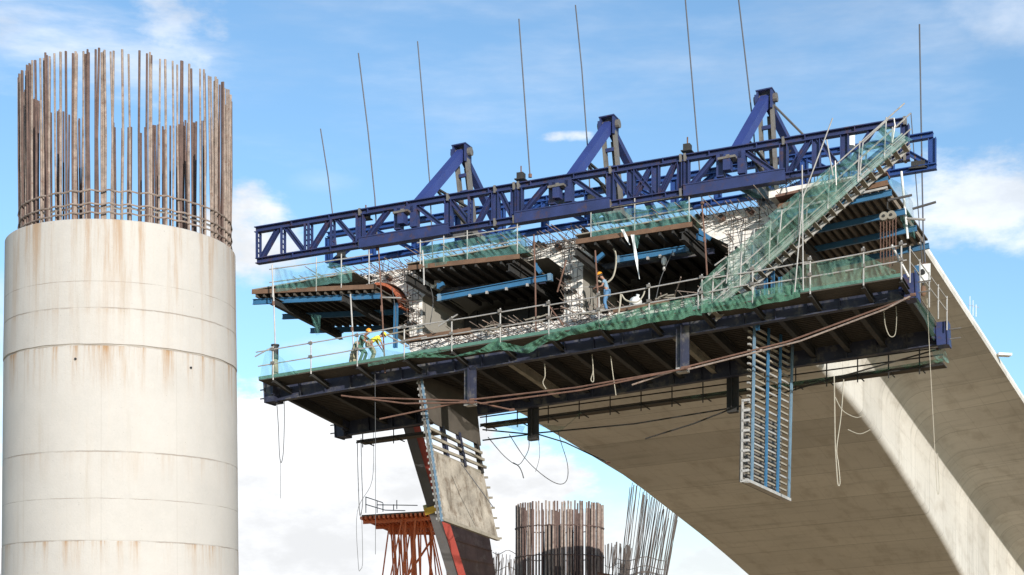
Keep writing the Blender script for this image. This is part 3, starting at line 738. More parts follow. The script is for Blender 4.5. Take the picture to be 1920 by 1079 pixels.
# ================================================================ SAFETY NETS
def net(pts_top, pts_bot, v0, v1, m_, label, nu=60, nv=6, amp=.12, seed=1, group='mesh sheets tied to the rails'):
    rn = random.Random(seed); ph = [rn.uniform(0, 6) for _ in range(6)]
    xs0, ys0 = zip(*pts_top); xs1, ys1 = zip(*pts_bot)
    vals = [rn.uniform(-1, 1) for _ in range(997)]
    def rnv(x):
        i = math.floor(x); f_ = x-i; f_ = f_*f_*(3-2*f_); return lerp(vals[i % 997], vals[(i+1) % 997], f_)
    def fn(a, b):
        xt = lerp(xs0[0], xs0[-1], a); xb = lerp(xs1[0], xs1[-1], a)
        yt, yb = interp(xt, xs0, ys0), interp(xb, xs1, ys1)
        ln = abs(xs0[-1]-xs0[0])
        fold = rnv(xt*.09+b*1.6)+.6*rnv(xt*.26-b*3.5+50)+.2*rnv(xt*.55+b*4+90)
        v = lerp(v0, v1, b)+amp*1.9*fold*math.sin(math.pi*min(1, b*.8+.15))
        sg = 18*amp*(rnv(xt*.045+ph[3])*.8+rnv(xt*.13+ph[4])*.3)
        return Q(lerp(xt, xb, b), lerp(yt, yb, b)+sg*(1 if b > .3 else b), v)
    mb = MB().grid(fn, nu*2, nv*2)
    return single('safety_net', mb, m_, label, 'net', group, smooth=True)
net([(490, 690), (500, 652), (525, 668), (560, 700)], [(487, 713), (560, 702)], FV-.05, FV-.05, 'nett', 'teal net bunched at the far left end of the lower walkway', 30, 5, .06, 1)
net([(690, 650), (760, 662), (850, 645)], [(690, 687), (850, 655)], FV+.15, FV-.08, 'nets', 'sagging net below the two bent workers', 30, 5, .1, 2)
net([(760, 664), (800, 660), (850, 668), (900, 655), (938, 632)], [(760, 672), (850, 670), (938, 655)], FV-.06, FV-.12, 'netg', 'green net along the walkway below the left web', 40, 5, .1, 3)
net([(935, 640), (980, 650), (1029, 626), (1123, 600)], [(935, 656), (990, 664), (1029, 640), (1123, 618)], FV-.08, FV-.16, 'netg', 'green net scooping under the dark left cell', 40, 6, .12, 4)
net([(1120, 600), (1160, 588), (1217, 572), (1316, 555)], [(1120, 618), (1170, 618), (1217, 608), (1316, 590)], FV-.06, FV-.22, 'netg', 'bulging green net below the worker in jeans', 40, 6, .14, 5)
net([(1314, 562), (1360, 560), (1411, 545), (1500, 532)], [(1314, 588), (1411, 577), (1500, 558)], FV-.05, FV-.15, 'netg', 'green net along the walkway under the stair foot', 40, 6, .1, 6)
net([(1445, 538), (1490, 500), (1560, 486), (1619, 476), (1680, 508)], [(1445, 556), (1560, 540), (1619, 528), (1680, 520)], FV+.2, FV-.02, 'nets', 'wide green net hung over the rails at the right end', 50, 8, .12, 7)
net([(1705, 545), (1752, 596)], [(1708, 570), (1752, 640)], -2.4, 3.2, 'nets', 'net on the end rail at the right tip of the platform', 20, 5, .05, 8)
net([(1745, 655), (1772, 655)], [(1752, 672), (1780, 682)], 4.4, 4.4, 'nett', 'scrap of teal net under the right end block', 10, 4, .1, 9)
net([(1010, 795), (1060, 800), (1090, 772)], [(1012, 800), (1050, 812), (1090, 776)], 5.3, 5.5, 'nets', 'thin net sagging under the catwalk beside the soffit edge', 20, 4, .1, 10)
net([(1280, 745), (1560, 706)], [(1280, 752), (1560, 716)], 5.3, 5.5, 'nets', 'thin net strip along the middle of the hanging catwalk', 30, 4, .12, 11)
net([(1560, 706), (1768, 672)], [(1560, 714), (1768, 682)], 5.3, 5.5, 'netg', 'green net strip under the right end of the hanging catwalk', 30, 4, .12, 12)
net([(930, 788), (985, 800)], [(932, 796), (980, 812)], 5.3, 5.5, 'nett', 'pale net scrap under the catwalk in front of the cloud', 14, 4, .1, 13)
# nets and rails of the little platforms on top
def deck_rail(label, xs, v, base, h, over=6, slant=0):
    r = thing('guard_railing', label, 'railing', Q(xs[0], base(xs[0]), v), 'railings of the upper edge platforms')
    for x in xs:
        p = Q(x, base(x), v); part('post', MB().tube([p-Z*.15, p+Z*(h+.22)], .028, 6), 'galv', r)
    for f_ in (.48, 1.0):
        a, b = Q(xs[0]-over, base(xs[0]-over), v)+Z*h*f_, Q(xs[-1]+over, base(xs[-1]+over), v)+Z*h*f_
        part('rail', MB().tube([a, a.lerp(b, .5)-Z*.02, b], .026, 6), 'galv', r)
    return r
deck_rail('railing around the far left upper platform', [511, 593, 640, 692], -1.6, lambda x: 552-.14*(x-511), 1.15)
deck_rail('railing above the left cell', [788, 832, 876, 970], -1.6, lambda x: 503-.15*(x-788), 1.12)
deck_rail('railing above the right cell', [1108, 1190, 1292], -1.6, lambda x: 445-.155*(x-1108), 1.12)
net([(516, 500), (560, 512), (620, 492), (660, 500)], [(516, 548), (660, 528)], -1.65, -1.65, 'nett', 'loose teal net on the far left upper platform', 40, 8, .12, 21)
net([(789, 462), (880, 448), (968, 430)], [(789, 503), (880, 490), (1000, 472)], -1.65, -1.65, 'nett', 'teal net on the railing above the left cell', 40, 8, .14, 22)
net([(1108, 402), (1200, 388), (1290, 376)], [(1110, 444), (1200, 432), (1296, 416)], -1.65, -1.65, 'nett', 'teal net on the railing above the right cell', 40, 8, .14, 23)
net([(1292, 376), (1303, 400)], [(1296, 416), (1318, 440)], -1.6, -.6, 'nets', 'narrow net strip at the right end of the right cell railing', 12, 8, .1, 24)
net([(972, 432), (984, 450)], [(976, 470), (1000, 486)], -1.6, -.6, 'nets', 'narrow net strip at the right end of the left cell railing', 12, 8, .1, 25)
net([(582, 588), (602, 592)], [(592, 628), (599, 628)], -.5, -.2, 'nett', 'torn teal net tail dangling under the left wing form', 10, 10, .1, 26)
net([(1182, 440), (1200, 442)], [(1190, 468), (1196, 466)], -1.7, -1.7, 'nett', 'pointed net scrap hanging over the right cell edge', 8, 6, .05, 27)
net([(1662, 330), (1690, 345), (1712, 380)], [(1675, 380), (1700, 440), (1716, 450)], .6, 1.4, 'nett', 'ragged teal net hanging by the right wing tip', 16, 12, .16, 28)
net([(1392, 350), (1470, 330)], [(1392, 372), (1470, 372)], -1.4, -.4, 'nett', 'net scrap beside the foot of the tallest frame', 12, 6, .1, 29)

# ================================================================ FORM TABLES UNDER THE WINGS AND IN THE CELLS
def form_table(label, u0, u1, w0, w1, v0, v1, board, walers, nj, mw='azure', slope=0.0, jm='ply_dark', brk=(), along=False):
    r = thing('form_table', label, 'formwork', B((u0+u1)/2, v0, min(w0, w1)), 'form tables under the wings and in the cells')
    W = lambda u: lerp(w0, w1, (u-u0)/(u1-u0))
    c = [B(u0, v0, W(u0)), B(u1, v0, W(u1)), B(u1, v1, W(u1)+slope), B(u0, v1, W(u0)+slope)]
    part('board', MB().slab(*c, .06), 'ply_dark', r)
    part('front_board', MB().bar(c[0]-L*.04-Z*.02, c[1]-L*.04-Z*.02, .05, .2), board, r)
    mb = MB()
    for k in range(nj):
        t = (k+.5)/nj; mb.bar(c[0].lerp(c[1], t)-Z*.16, c[3].lerp(c[2], t)-Z*.16, .09, .18)
    part('joists', mb, jm, r)
    for t in walers:
        p, q = c[0].lerp(c[3], t)-Z*.37, c[1].lerp(c[2], t)-Z*.37
        part('waler', MB().ibeam(p-T*.15, q+T*.1, .14, .24, .02), mw, r)
    for t in brk:
        p, q = c[0].lerp(c[1], t)-Z*.62, c[3].lerp(c[2], t)-Z*.62
        part('carrier_beam', MB().ibeam(p-L*.5, q, .22, .34, .03), 'dark', r)
    return r, c
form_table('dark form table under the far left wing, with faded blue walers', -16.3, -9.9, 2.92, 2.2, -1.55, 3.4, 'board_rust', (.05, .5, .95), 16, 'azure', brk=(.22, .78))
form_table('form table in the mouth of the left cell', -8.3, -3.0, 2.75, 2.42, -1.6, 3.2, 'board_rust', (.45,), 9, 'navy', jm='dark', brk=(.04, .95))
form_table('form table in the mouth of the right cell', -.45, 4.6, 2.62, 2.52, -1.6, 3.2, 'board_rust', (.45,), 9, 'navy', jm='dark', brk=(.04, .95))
# the slab edge boards above each table, walked on by the railings
for i, (u0, u1, w_) in enumerate(((-16.3, -11.0, 3.02), (-8.4, -3.1, 2.98), (-.5, 4.5, 2.94))):
    mb = MB()
    for k in range(5): mb.slab(B(u0, -1.6+k*.3, w_), B(u1, -1.6+k*.3, w_), B(u1, -1.33+k*.3, w_), B(u0, -1.33+k*.3, w_), .05)
    single('plank_walkway', mb, 'timber', ['row of planks on the far left upper platform', 'row of planks above the left cell', 'row of planks above the right cell'][i], 'planks', 'plank walkways on top')
r, c = form_table('ribbed form table under the right wing, close beside the stair top', 8.0, 12.35, 2.75, 2.95, -1.3, 5.0, 'board_rust', (.02, .34, .64, .97), 14, 'azure', jm='ply', brk=(.06,))
part('top_board', MB().bar(c[0]+Z*.3, c[1]+Z*.3, .9, .1), 'rusty', r)
part('blue_packing', MB().bar(c[0]+Z*.12+T*1.2, c[1]+Z*.12, .12, .25), 'azure', r)
part('edge_batten', MB().bar(c[0]-Z*.24-L*.12, c[1]-Z*.24-L*.12, .08, .08), 'galv', r)
# rough slab stub with bars on the right wing
mb = MB(); mb.slab(B(7.6, -1.2, 3.5), B(11.0, -1.2, 3.5), B(11.6, 0, 3.55), B(7.6, 0, 3.55), .3)
single('concrete_stub', mb, 'rough', 'rough concrete stub lying on the right wing form table', 'concrete')
mb = MB()
for k in range(34):
    a = B(7.6+k*.125, -1.0+rnd.random()*.6, 3.5); mb.tube([a, a+Z*rnd.uniform(.2, .6)+T*rnd.gauss(0, .25)+L*rnd.gauss(0, .2), a+T*rnd.gauss(.2, .35)+Z*rnd.uniform(.1, .5)-L*.5], .016, 4)
single('bent_bars', mb, 'rebar', 'tangle of bent bars on the right wing stub', 'bars')
# single blue walers
for (x0, y0, x1, y1, v, lab) in ((820, 560, 1035, 520, -1.9, 'bright blue beam hung across the mouth of the left cell'), (1156, 488, 1292, 466, -.6, 'shaded blue beam hung inside the right cell')):
    a, b = Q(x0, y0, v), Q(x1, y1, v)
    bm_ = thing('hung_beam', lab, 'beam', a)
    part('channel', MB().ibeam(a, b, .2, .26, .03), 'azure', bm_)
    for t in (.02, .98): part('end_plate', MB().bar(a.lerp(b, t)-T*.05, a.lerp(b, t)+T*.1, .26, .3), 'pale_blue', bm_)
    for t in (.3, .45, .62, .8): part('clip', MB().bar(a.lerp(b, t)-Z*.12-L*.1, a.lerp(b, t)-Z*.24-L*.1, .1, .1), 'galv', bm_)
# short bright brackets beside the cells
for (x, y, x2, y2, lab) in ((822, 538, 832, 532, 'small blue bracket at the top left of the left cell'), (1118, 488, 1132, 476, 'small blue bracket at the top left of the right cell'), (1005, 500, 1014, 512, 'small blue bracket at the top right of the left cell'), (1313, 436, 1332, 448, 'small blue bracket at the top right of the right cell'), (1308, 446, 1324, 452, 'lower small blue bracket by the right cell corner')):
    a, b = Q(x, y, -1.7), Q(x2, y2, -1.7); mb = MB().bar(a, b, .16, .16).bar(a-Z*.1, a+Z*.14, .2, .06, T)
    single('form_bracket', mb, 'azure', lab, 'bracket', 'small blue brackets')
# brick-red curved fillet form at the left web
mb = MB(); n_ = 10
for k in range(n_):
    t0, t1 = k/n_*math.pi/2, (k+.86)/n_*math.pi/2
    A_ = lambda t, v, rr: B(-10.65+rr*math.sin(t), v, 1.5+rr*math.cos(t))
    mb.box8([A_(t0, -.5, 1.2), A_(t0, 1.6, 1.2), A_(t1, 1.6, 1.2), A_(t1, -.5, 1.2), A_(t0, -.5, 1.32), A_(t0, 1.6, 1.32), A_(t1, 1.6, 1.32), A_(t1, -.5, 1.32)])
cf = thing('fillet_form', 'brick red slatted curved form at the left outer web', 'formwork', B(-10, -.5, 0))
part('slats', mb, 'brick', cf)
part('side_post', MB().ibeam(B(-9.55, -.6, -.3), B(-9.5, -.6, 1.7), .16, .16, .02, T), 'azure', cf)
part('back_panel', MB().slab(B(-11.2, 1.7, .1), B(-9.6, 1.7, .1), B(-9.6, 3.6, 0), B(-11.2, 3.6, .1), .1), 'ply', cf)
# steel props beside the stair foot
for i, (x, y0, y1, m_) in enumerate(((1413, 460, 585, 'pale_blue'), (1421, 545, 620, 'azure'), (1436, 500, 592, 'azure'), (1449, 505, 590, 'azure'), (1463, 520, 585, 'azure'))):
    a, b = Q(x, y0, -2+i*.5), Q(x, y1, -2+i*.5)
    single('steel_prop', MB().ibeam(a, b, .14, .14, .02, T), m_, ['pale prop in front of the stair, leftmost of the blue props', 'short low blue prop right of the pale one', 'first of the three slim blue props behind the stair', 'middle slim blue prop behind the stair', 'rightmost slim blue prop behind the stair'][i], 'prop', 'props behind the stair')
# outer side form at the right web
sf = thing('web_side_form', 'dark slatted side form against the right web behind the stair', 'formwork', B(7.3, -.6, 0))
part('sheet', MB().slab(B(7.3, -.9, .1), B(7.3, 3.6, .1), B(7.5, 3.6, 2.2), B(7.5, -.9, 2.2), .08, T), 'ply_dark', sf)
for k in range(7): part('rib', MB().bar(B(7.45, -.9, .2+k*.3), B(7.45, 3.6, .2+k*.3), .12, .1), 'dark', sf)

# ================================================================ SLOPING STAIR
st = thing('access_stair', 'steep tube and plank stair climbing from lower walkway to the right wing', 'stair', Q(1330, 580, -3.0))
s0, s1 = Q(1328, 590, -3.0), Q(1697, 262, -3.0)
for dv in (0, .78):
    part('stringer', MB().bar(s0+L*dv, s1+L*dv, .05, .1), 'galv', st)
    part('stringer_tube', MB().tube([s0+L*dv+Z*.25-T*.1, s1+L*dv+Z*.25-T*.1], .028, 6), 'galv', st)
    part('stringer_tube', MB().tube([s0+L*dv+Z*.12, s1+L*dv+Z*.12], .028, 6), 'galv', st)
for k in range(25):
    c_ = s0.lerp(s1, (k+.5)/25)
    part('tread', MB().bar(c_-L*.02+T*.02, c_+L*.82+T*.02, .2, .035), 'timber', st)
for dv in (-.05, .85):
    for hh in (.75, 1.35):
        a, b = s0+L*dv+Z*hh, s1+L*dv+Z*hh
        part('handrail', MB().tube([a, a.lerp(b, .33)-Z*.03, a.lerp(b, .66)+Z*.02, b], .028, 6), 'galv', st)
    for t in (.02, .17, .32, .47, .62, .77, .9):
        c_ = s0.lerp(s1, t)+L*dv; part('baluster', MB().tube([c_-Z*.05, c_+Z*1.5+T*.08], .028, 6), 'galv', st)
# hooped rail at the top
h0 = Q(1612, 328, -3.05); h1 = Q(1618, 268, -3.05); h2 = Q(1665, 224, -3.05); h3 = Q(1676, 222, -3.05); h4 = Q(1678, 235, -3.05); h5 = Q(1673, 268, -3.05)
part('top_hoop', MB().tube([h0, h1, h2, h3, h4, h5], .03, 6), 'galv', st)
part('foot_hoop', MB().tube([Q(1309, 580, -3.1), Q(1309, 545, -3.1), Q(1315, 536, -3.1), Q(1360, 502, -3.1)], .03, 6), 'galv', st)
part('foot_hoop', MB().tube([Q(1362, 532, -3.1), Q(1366, 492, -3.1), Q(1362, 482, -3.1), Q(1340, 498, -3.1)], .03, 6), 'galv', st)
for (x0, y0, x1, y1, lab) in ((1561, 222, 1505, 372, 'long white pole leaning right above the stair'), (1506, 365, 1490, 548, 'white pole continuing down from the leaning one'), (1504, 310, 1506, 545, 'upright white pole in front of the right wing'), (1568, 348, 1566, 302, 'short white pole on the stair'), (1550, 262, 1562, 330, 'thin crooked pole beside the leaning one'), (1466, 395, 1462, 436, 'little pale pole on the stair handrail')):
    a, b = Q(x0, y0, -3.3), Q(x1, y1, -3.3)
    single('scaffold_pole', MB().tube([a, b], .026, 7), 'galv', lab, 'pole', 'loose poles at the stair')
net([(1312, 532), (1365, 480), (1462, 397), (1562, 312)], [(1330, 592), (1400, 532), (1490, 452), (1590, 362)], -3.15, -3.05, 'nets', 'olive green net covering the lower half of the stair', 60, 8, .07, 41)
net([(1540, 332), (1600, 286), (1640, 258), (1655, 234)], [(1560, 385), (1640, 318), (1700, 268), (1712, 262)], -3.15, -3.05, 'nett', 'thin teal net covering the upper half of the stair', 50, 8, .09, 42)
net([(1440, 405), (1560, 310)], [(1462, 430), (1580, 335)], -2.2, -2.2, 'nett', 'second net on the inner handrail of the stair', 30, 6, .07, 43)
net([(1470, 440), (1500, 425)], [(1480, 462), (1498, 460)], -1.2, -1.0, 'netg', 'bright green cloth tucked under the stair', 12, 6, .12, 44)

# ================================================================ HANGING WEB FORM PANELS
# right panel: blue uprights with pale rungs
hp = thing('web_form_panel', 'tall blue lattice form panel dangling below the platform at right', 'panel', Q(1440, 925, 1))
p00, p01 = Q(1402, 902, -1.2), Q(1407, 600, -1.2); e = (3.05-(-1.2))
p10, p11 = Q(1476, 936, 3.0), Q(1483, 640, 3.0)
def pp(a, b): return p00.lerp(p10, a).lerp(p01.lerp(p11, a), b)
for i, a in enumerate((.06, .4, .7, 1.0)):
    part('upright', MB().bar(pp(a, 0)+T*.07, pp(a, 1)+T*.07, .06, .2, L), ('pale_blue', 'azure', 'azure', 'pale_blue')[i], hp)
for k in range(25):
    b = (k+.3)/25
    part('rung', MB().bar(pp(0, b)-T*.06, pp(1, b)-T*.06, .1, .07), 'timber' if k % 3 else 'galv', hp)
part('sheet', MB().slab(pp(0, 0)-T*.3, pp(1, 0)-T*.3, pp(1, .48)-T*.3, pp(0, .48)-T*.3, .05, T), 'post_grey', hp)
part('bottom_rail', MB().bar(pp(-.02, 0)-Z*.03, pp(1.02, 0)-Z*.03, .3, .12), 'galv', hp)
sidep = pp(-.02, 0)-T*.22
part('side_ladder', MB().bar(sidep, pp(-.02, .5)-T*.22, .08, .08, T), 'galv', hp)
for k in range(9): c_ = sidep.lerp(pp(-.02, .5)-T*.22, k/8); part('side_rung', MB().bar(c_-T*.05, c_+T*.3, .08, .1), 'galv', hp)
# left panel
lp = thing('web_form_panel', 'stained concrete-grey form panel hanging below the platform at left on blue ladder posts', 'panel', Q(880, 990, 1))
a0, a1_ = Q(829, 972, -1.2), Q(813, 848, -1.2); b0, b1_ = Q(934, 1010, 3.1), Q(906, 886, 3.1)
part('lower_sheet', MB().slab(a0, b0, b1_, a1_, .07, T), 'tan_panel', lp)
part('lower_edge', MB().bar(a0-Z*.04, b0-Z*.04, .2, .14), 'timber', lp)
c0_, c1_ = Q(797, 786, -1.2), Q(786, 700, -1.2); d0_, d1_ = Q(902, 836, 3.1), Q(892, 742, 3.1)
part('upper_sheet', MB().slab(c0_, d0_, d1_, c1_, .07, T), 'ply_dark', lp, 'dark streaked plywood sheet')
tp0, tp1 = Q(789, 700, -1.35), Q(829, 978, -1.35)
for t in (0, 1):
    part('ladder_post', MB().bar(tp0-T*.14*t, tp1-T*.14*t, .09, .09, T), 'pale_blue' if t == 0 else 'post_grey', lp)
for k in range(24): c_ = tp0.lerp(tp1, (k+.5)/24); part('ladder_rung', MB().bar(c_-T*.26, c_+T*.08, .06, .1), 'galv', lp)
for (x0, y0, x1, y1, v) in ((829, 800, 838, 858, .2), (859, 812, 871, 876, 1.4), (892, 825, 903, 888, 2.9)):
    part('mid_post', MB().ibeam(Q(x0, y0, v), Q(x1, y1, v), .2, .2, .03, T), 'navy' if x0 < 880 else 'dark', lp)
for (x0, y0, x1, y1) in ((799, 800, 903, 850), (801, 816, 907, 863), (802, 833, 911, 877), (808, 846, 905, 888)):
    part('waling', MB().bar(Q(x0, y0, -1.2), Q(x1, y1, 3.1), .12, .12), 'timber', lp)
mb = MB()
for k in range(7): c_ = b0.lerp(b1_, k/6.5); mb.bar(c_, c_+L*.25+Z*.05, .12, .1)
part('edge_cleats', mb, 'timber', lp)
part('net_tie', MB().tube([Q(865, 870, -.8), Q(925, 952, -.2)], .02, 5), 'cable', lp)

# ================================================================ LEANING MAST, SCAFFOLD AND BROWN WALL BEYOND
ms = thing('leaning_mast', 'leaning mast, dark grey one side and red the other, with a yellow collar', 'mast', P(895, 1180, 84))
m0, m1 = P(885, 1170, 84), P(766, 778, 79); ax = (m1-m0).normalized()
part('grey_chord', MB().bar(m0-Vector((.28, 0, 0)), m1-Vector((.2, 0, 0)), .5, .5, Vector((0, 1, 0))), 'mast_grey', ms)
part('red_chord', MB().bar(m0+Vector((.27, .15, 0)), m1+Vector((.22, .15, 0)), .38, .42, Vector((0, 1, 0))), 'red', ms)
cc_ = m0.lerp(m1, .575); part('collar', MB().bar(cc_-ax*.18, cc_+ax*.18, 1.35, .62, Vector((0, 1, 0))), 'yellow', ms)
part('head', MB().bar(m1-ax*.2, m1+ax*.9, .5, .6, Vector((0, 1, 0))), 'dark', ms)
# orange scaffold
sc = thing('orange_scaffold', 'orange prop scaffold with a plank deck and thin guard rails in front of the clouds', 'scaffold', P(750, 1250, 95))
Ys = 95.0
dA, dB, dC, dD = P(678, 966, Ys), P(805, 958, Ys-1), P(822, 992, Ys+7), P(735, 990, Ys+7)
part('deck', MB().slab(dA, dB, dC, dD, .12), 'board_rust', sc)
for k in range(16):
    t = k/15; part('joist', MB().bar(dA.lerp(dB, t)-Z*.22-Vector((0, .4, 0)), dD.lerp(dC, t)-Z*.22, .12, .18), 'orange', sc)
for t in (.05, .45, .9): part('ledger', MB().bar(dA.lerp(dD, t)-Z*.42, dB.lerp(dC, t)-Z*.42, .12, .2), 'orange', sc)
for k in range(34):
    t = rnd.random(); s_ = rnd.random(); a = dA.lerp(dB, .3+t*.7).lerp(dD.lerp(dC, t), s_)
    ln = rnd.choice((-1, 0, 0, 1))*rnd.uniform(.2, 1.3)
    part('prop', MB().tube([a-Z*.3, Vector((a.x+.25+ln, a.y, a.z-5.5)), Vector((a.x+.4+ln*1.5, a.y, a.z-9))], .05, 6), 'orange', sc)
for z_ in (-3.0, -5.6): part('brace', MB().tube([dB.lerp(dC, .3)+Z*(z_+1.6), dA.lerp(dD, .6)+Z*(z_-1.2)+Vector((1.2, 0, 0))], .07, 6), 'orange', sc)
for x, y0, y1 in ((686, 962, 932), (718, 960, 944), (707, 962, 940), (738, 958, 946), (744, 955, 938)):
    part('guard_post', MB().tube([P(x, y0, Ys), P(x, y1, Ys)], .03, 5), 'cable', sc)
for seg in (((685, 932), (718, 943)), ((685, 946), (722, 957)), ((707, 947), (783, 948)), ((722, 957), (760, 958))):
    part('guard_rail', MB().tube([P(*seg[0], Ys), P(*seg[1], Ys)], .03, 5), 'cable', sc)
# brown formwork wall
bw = thing('brown_form_wall', 'dark brown steel-plate form wall under the hanging stained panel', 'wall', P(880, 1230, 100))
w_a, w_b, w_c, w_d = P(826, 970, 100), P(918, 1008, 104), P(934, 1110, 104), P(842, 1110, 100)
part('plate', MB().slab(w_d, w_c, w_b, w_a, .15, Vector((.2, 1, 0))), 'brownwall', bw)
for k in range(3): t = .25+.25*k; part('seam_strip', MB().bar(w_a.lerp(w_d, t)-Vector((0, .12, 0)), w_b.lerp(w_c, t)-Vector((0, .12, 0)), .06, .1), 'brownwall', bw)
mb = MB()
for k in range(10): t = k/9.5; a = w_a.lerp(w_b, t)+Z*.04; mb.bar(a, a+Vector((.14, 0, 0)), .1, .24)
part('top_cleats', mb, 'timber', bw)

# ================================================================ FAR REBAR CAGES
c2 = P(1049, 1260, 118.0)
pr = thing('rebar_cage', 'dense rusty cylinder of upright bars on a far pier, centre bottom of the view', 'rebar cage', (c2.x, c2.y, GZ), 'far rebar cages')
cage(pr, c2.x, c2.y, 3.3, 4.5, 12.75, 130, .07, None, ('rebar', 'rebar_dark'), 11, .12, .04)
for z_ in (6.5, 8.7, 10.9): hoop(pr, c2.x, c2.y, 3.38, z_, .04, 'rebar_dark', 48)
mb = MB(); mb.tube([(c2.x, c2.y, GZ), (c2.x, c2.y, 5.2)], 3.7, 48); part('shaft', mb, 'rough', pr)
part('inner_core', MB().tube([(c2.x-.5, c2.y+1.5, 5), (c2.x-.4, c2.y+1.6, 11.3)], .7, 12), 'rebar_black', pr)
part('ledge_plank', MB().bar(P(1120, 1075, 112), P(1165, 1083, 112), .3, .15), 'rusty', pr)
def loose(label, xs, ytop, ybot, Y, n, lean, r, seed, extra=0):
    rn = random.Random(seed); o_ = thing('rebar_cage', label, 'rebar cage', P((xs[0]+xs[1])/2, 1300, Y), 'far rebar cages')
    for k in range(n):
        t = rn.random(); x = lerp(*xs, t); yt = lerp(ytop[0], ytop[1], t)+abs(rn.gauss(0, 9))
        yy = Y+rn.uniform(-3, 3); a = P(x+rn.gauss(0, 2), ybot, yy); b = P(x+lean+rn.gauss(0, 3), yt, yy)
        part('rebar', MB().tube([a, a.lerp(b, .5)+Vector((rn.gauss(0, .08), 0, 0)), b], r, 4), 'rebar_black', o_)
    for k in range(2+extra):
        y = lerp(1035, 1085, rn.random()); part('hoop', MB().tube([P(lerp(*xs, i/8), y+4*math.sin(i), Y-3*math.sin(i/8*3.14)) for i in range(9)], .04, 4), 'rebar_black', o_)
    return o_
loose('thin grey bars seen between the brown wall and the dense cage', (924, 972), (1034, 1044), 1110, 165, 34, 3, .04, 21)
loose('grey bars standing close right of the dense cage', (1134, 1180), (1012, 1020), 1110, 165, 34, 3, .05, 22)
loose('tall leaning fan of thin bars against the sky near the deck soffit', (1158, 1246), (900, 962), 1115, 150, 62, 26, .035, 23, 2)
net([(1170, 1024), (1200, 1026), (1230, 1040)], [(1168, 1079), (1225, 1079)], 64, 64, 'nets', 'crumpled dark mesh tied round the foot of the leaning bars', 16, 8, .4, 45) if False else None

# ================================================================ ROPES, HOISTS, LAMP, BAG
def rope(label, pts, v, r=.018, m_='rope', grp='ropes and cables hanging from the platform'):
    P3 = [Q(x, y, v) for x, y in pts]; out = []
    n = len(P3)
    for i in range(n-1):       # smooth curve through the points
        p0, p1, p2, p3 = P3[max(0, i-1)], P3[i], P3[i+1], P3[min(n-1, i+2)]
        for k in range(6):
            t = k/6; out.append(.5*((2*p1)+(p2-p0)*t+(2*p0-5*p1+4*p2-p3)*t*t+(3*p1-p0-3*p2+p3)*t**3))
    out.append(P3[-1])
    return single('hanging_rope' if m_ == 'rope' else 'hanging_cable', MB().tube(out, r, 5), m_, label, 'rope' if m_ == 'rope' else 'cable', grp)
rope('thin cable loop below the left end of the platform', [(519, 755), (522, 800), (524, 850), (527, 868), (531, 850), (533, 800), (533, 752)], -1.7, .02, 'cable')
rope('single thin line dropping far below the left end', [(526, 862), (526, 900), (526, 935)], -1.7, .01, 'cable')
rope('thin twin cables dropping to the orange scaffold', [(670, 830), (671, 880), (674, 960), (677, 962), (680, 940), (678, 880), (677, 822)], 4, .02, 'cable')
rope('faint long loop reaching down left of the orange scaffold', [(700, 800), (698, 900), (670, 960), (672, 1060), (676, 1068), (680, 1050), (678, 960)], 4, .012, 'cable')
rope('long straight line dropping beside the left panel', [(703, 690), (704, 850), (704, 1040)], -2.2, .012, 'cable')
rope('loose cable curling in front of the cloud, left loop', [(915, 820), (945, 855), (970, 872), (984, 858), (992, 838), (990, 812)], 5, .02, 'cable')
rope('wide loose cable swooping under the catwalk', [(955, 815), (985, 860), (1020, 893), (1048, 908), (1063, 900), (1064, 870), (1052, 830), (1046, 808)], 5, .02, 'cable')
rope('frayed cable end twisting in front of the cloud', [(962, 868), (972, 874), (978, 884), (982, 897)], 5, .03, 'cable')
rope('thin cable falling from the catwalk along the soffit edge', [(1005, 790), (1012, 850), (1004, 885)], 5, .012, 'cable')
rope('knotted pale rope hanging right of the blue lattice panel', [(1564, 706), (1565, 760), (1566, 830), (1568, 870), (1571, 908), (1575, 905), (1572, 870), (1569, 840), (1577, 780), (1582, 712)], -1, .022)
rope('pale rope loop sagging beside the knotted rope', [(1566, 745), (1580, 770), (1605, 783), (1620, 778)], -.5, .016)
rope('lower pale rope loop sagging over the web edge', [(1590, 806), (1612, 814), (1632, 806)], -.5, .016)
rope('fine pale line hanging in front of the sunlit web', [(1738, 560), (1745, 700), (1752, 830), (1757, 920), (1761, 915), (1758, 850)], 2, .014)
rope('rope loop hanging under the right end of the platform', [(1657, 580), (1660, 610), (1668, 630), (1678, 628), (1681, 600), (1680, 575)], -1.0, .018)
rope('thin white line hanging below the dark left bay', [(1021, 682), (1022, 705), (1018, 718), (1024, 730)], -1.2, .02)
rope('twisted white cord hanging in the middle of the soffit forms', [(1110, 665), (1112, 695), (1108, 712), (1113, 715), (1112, 690)], -1.2, .02)
rope('grey cord hanging right of the twisted one', [(1145, 668), (1149, 700), (1155, 742)], -1, .018)
rope('white hose looping from the right cell roof to the worker', [(1150, 467), (1154, 475), (1155, 495), (1150, 518), (1140, 529), (1130, 530), (1122, 527)], -1.0, .04)
rope('pale rope swag tied on the rail beside the white bag', [(1166, 553), (1172, 562), (1182, 566), (1196, 566), (1205, 556), (1209, 546)], -3.1, .032)
rope('pale strap hanging from the rail beside the worker', [(1164, 552), (1163, 568), (1160, 588)], -3.1, .035)
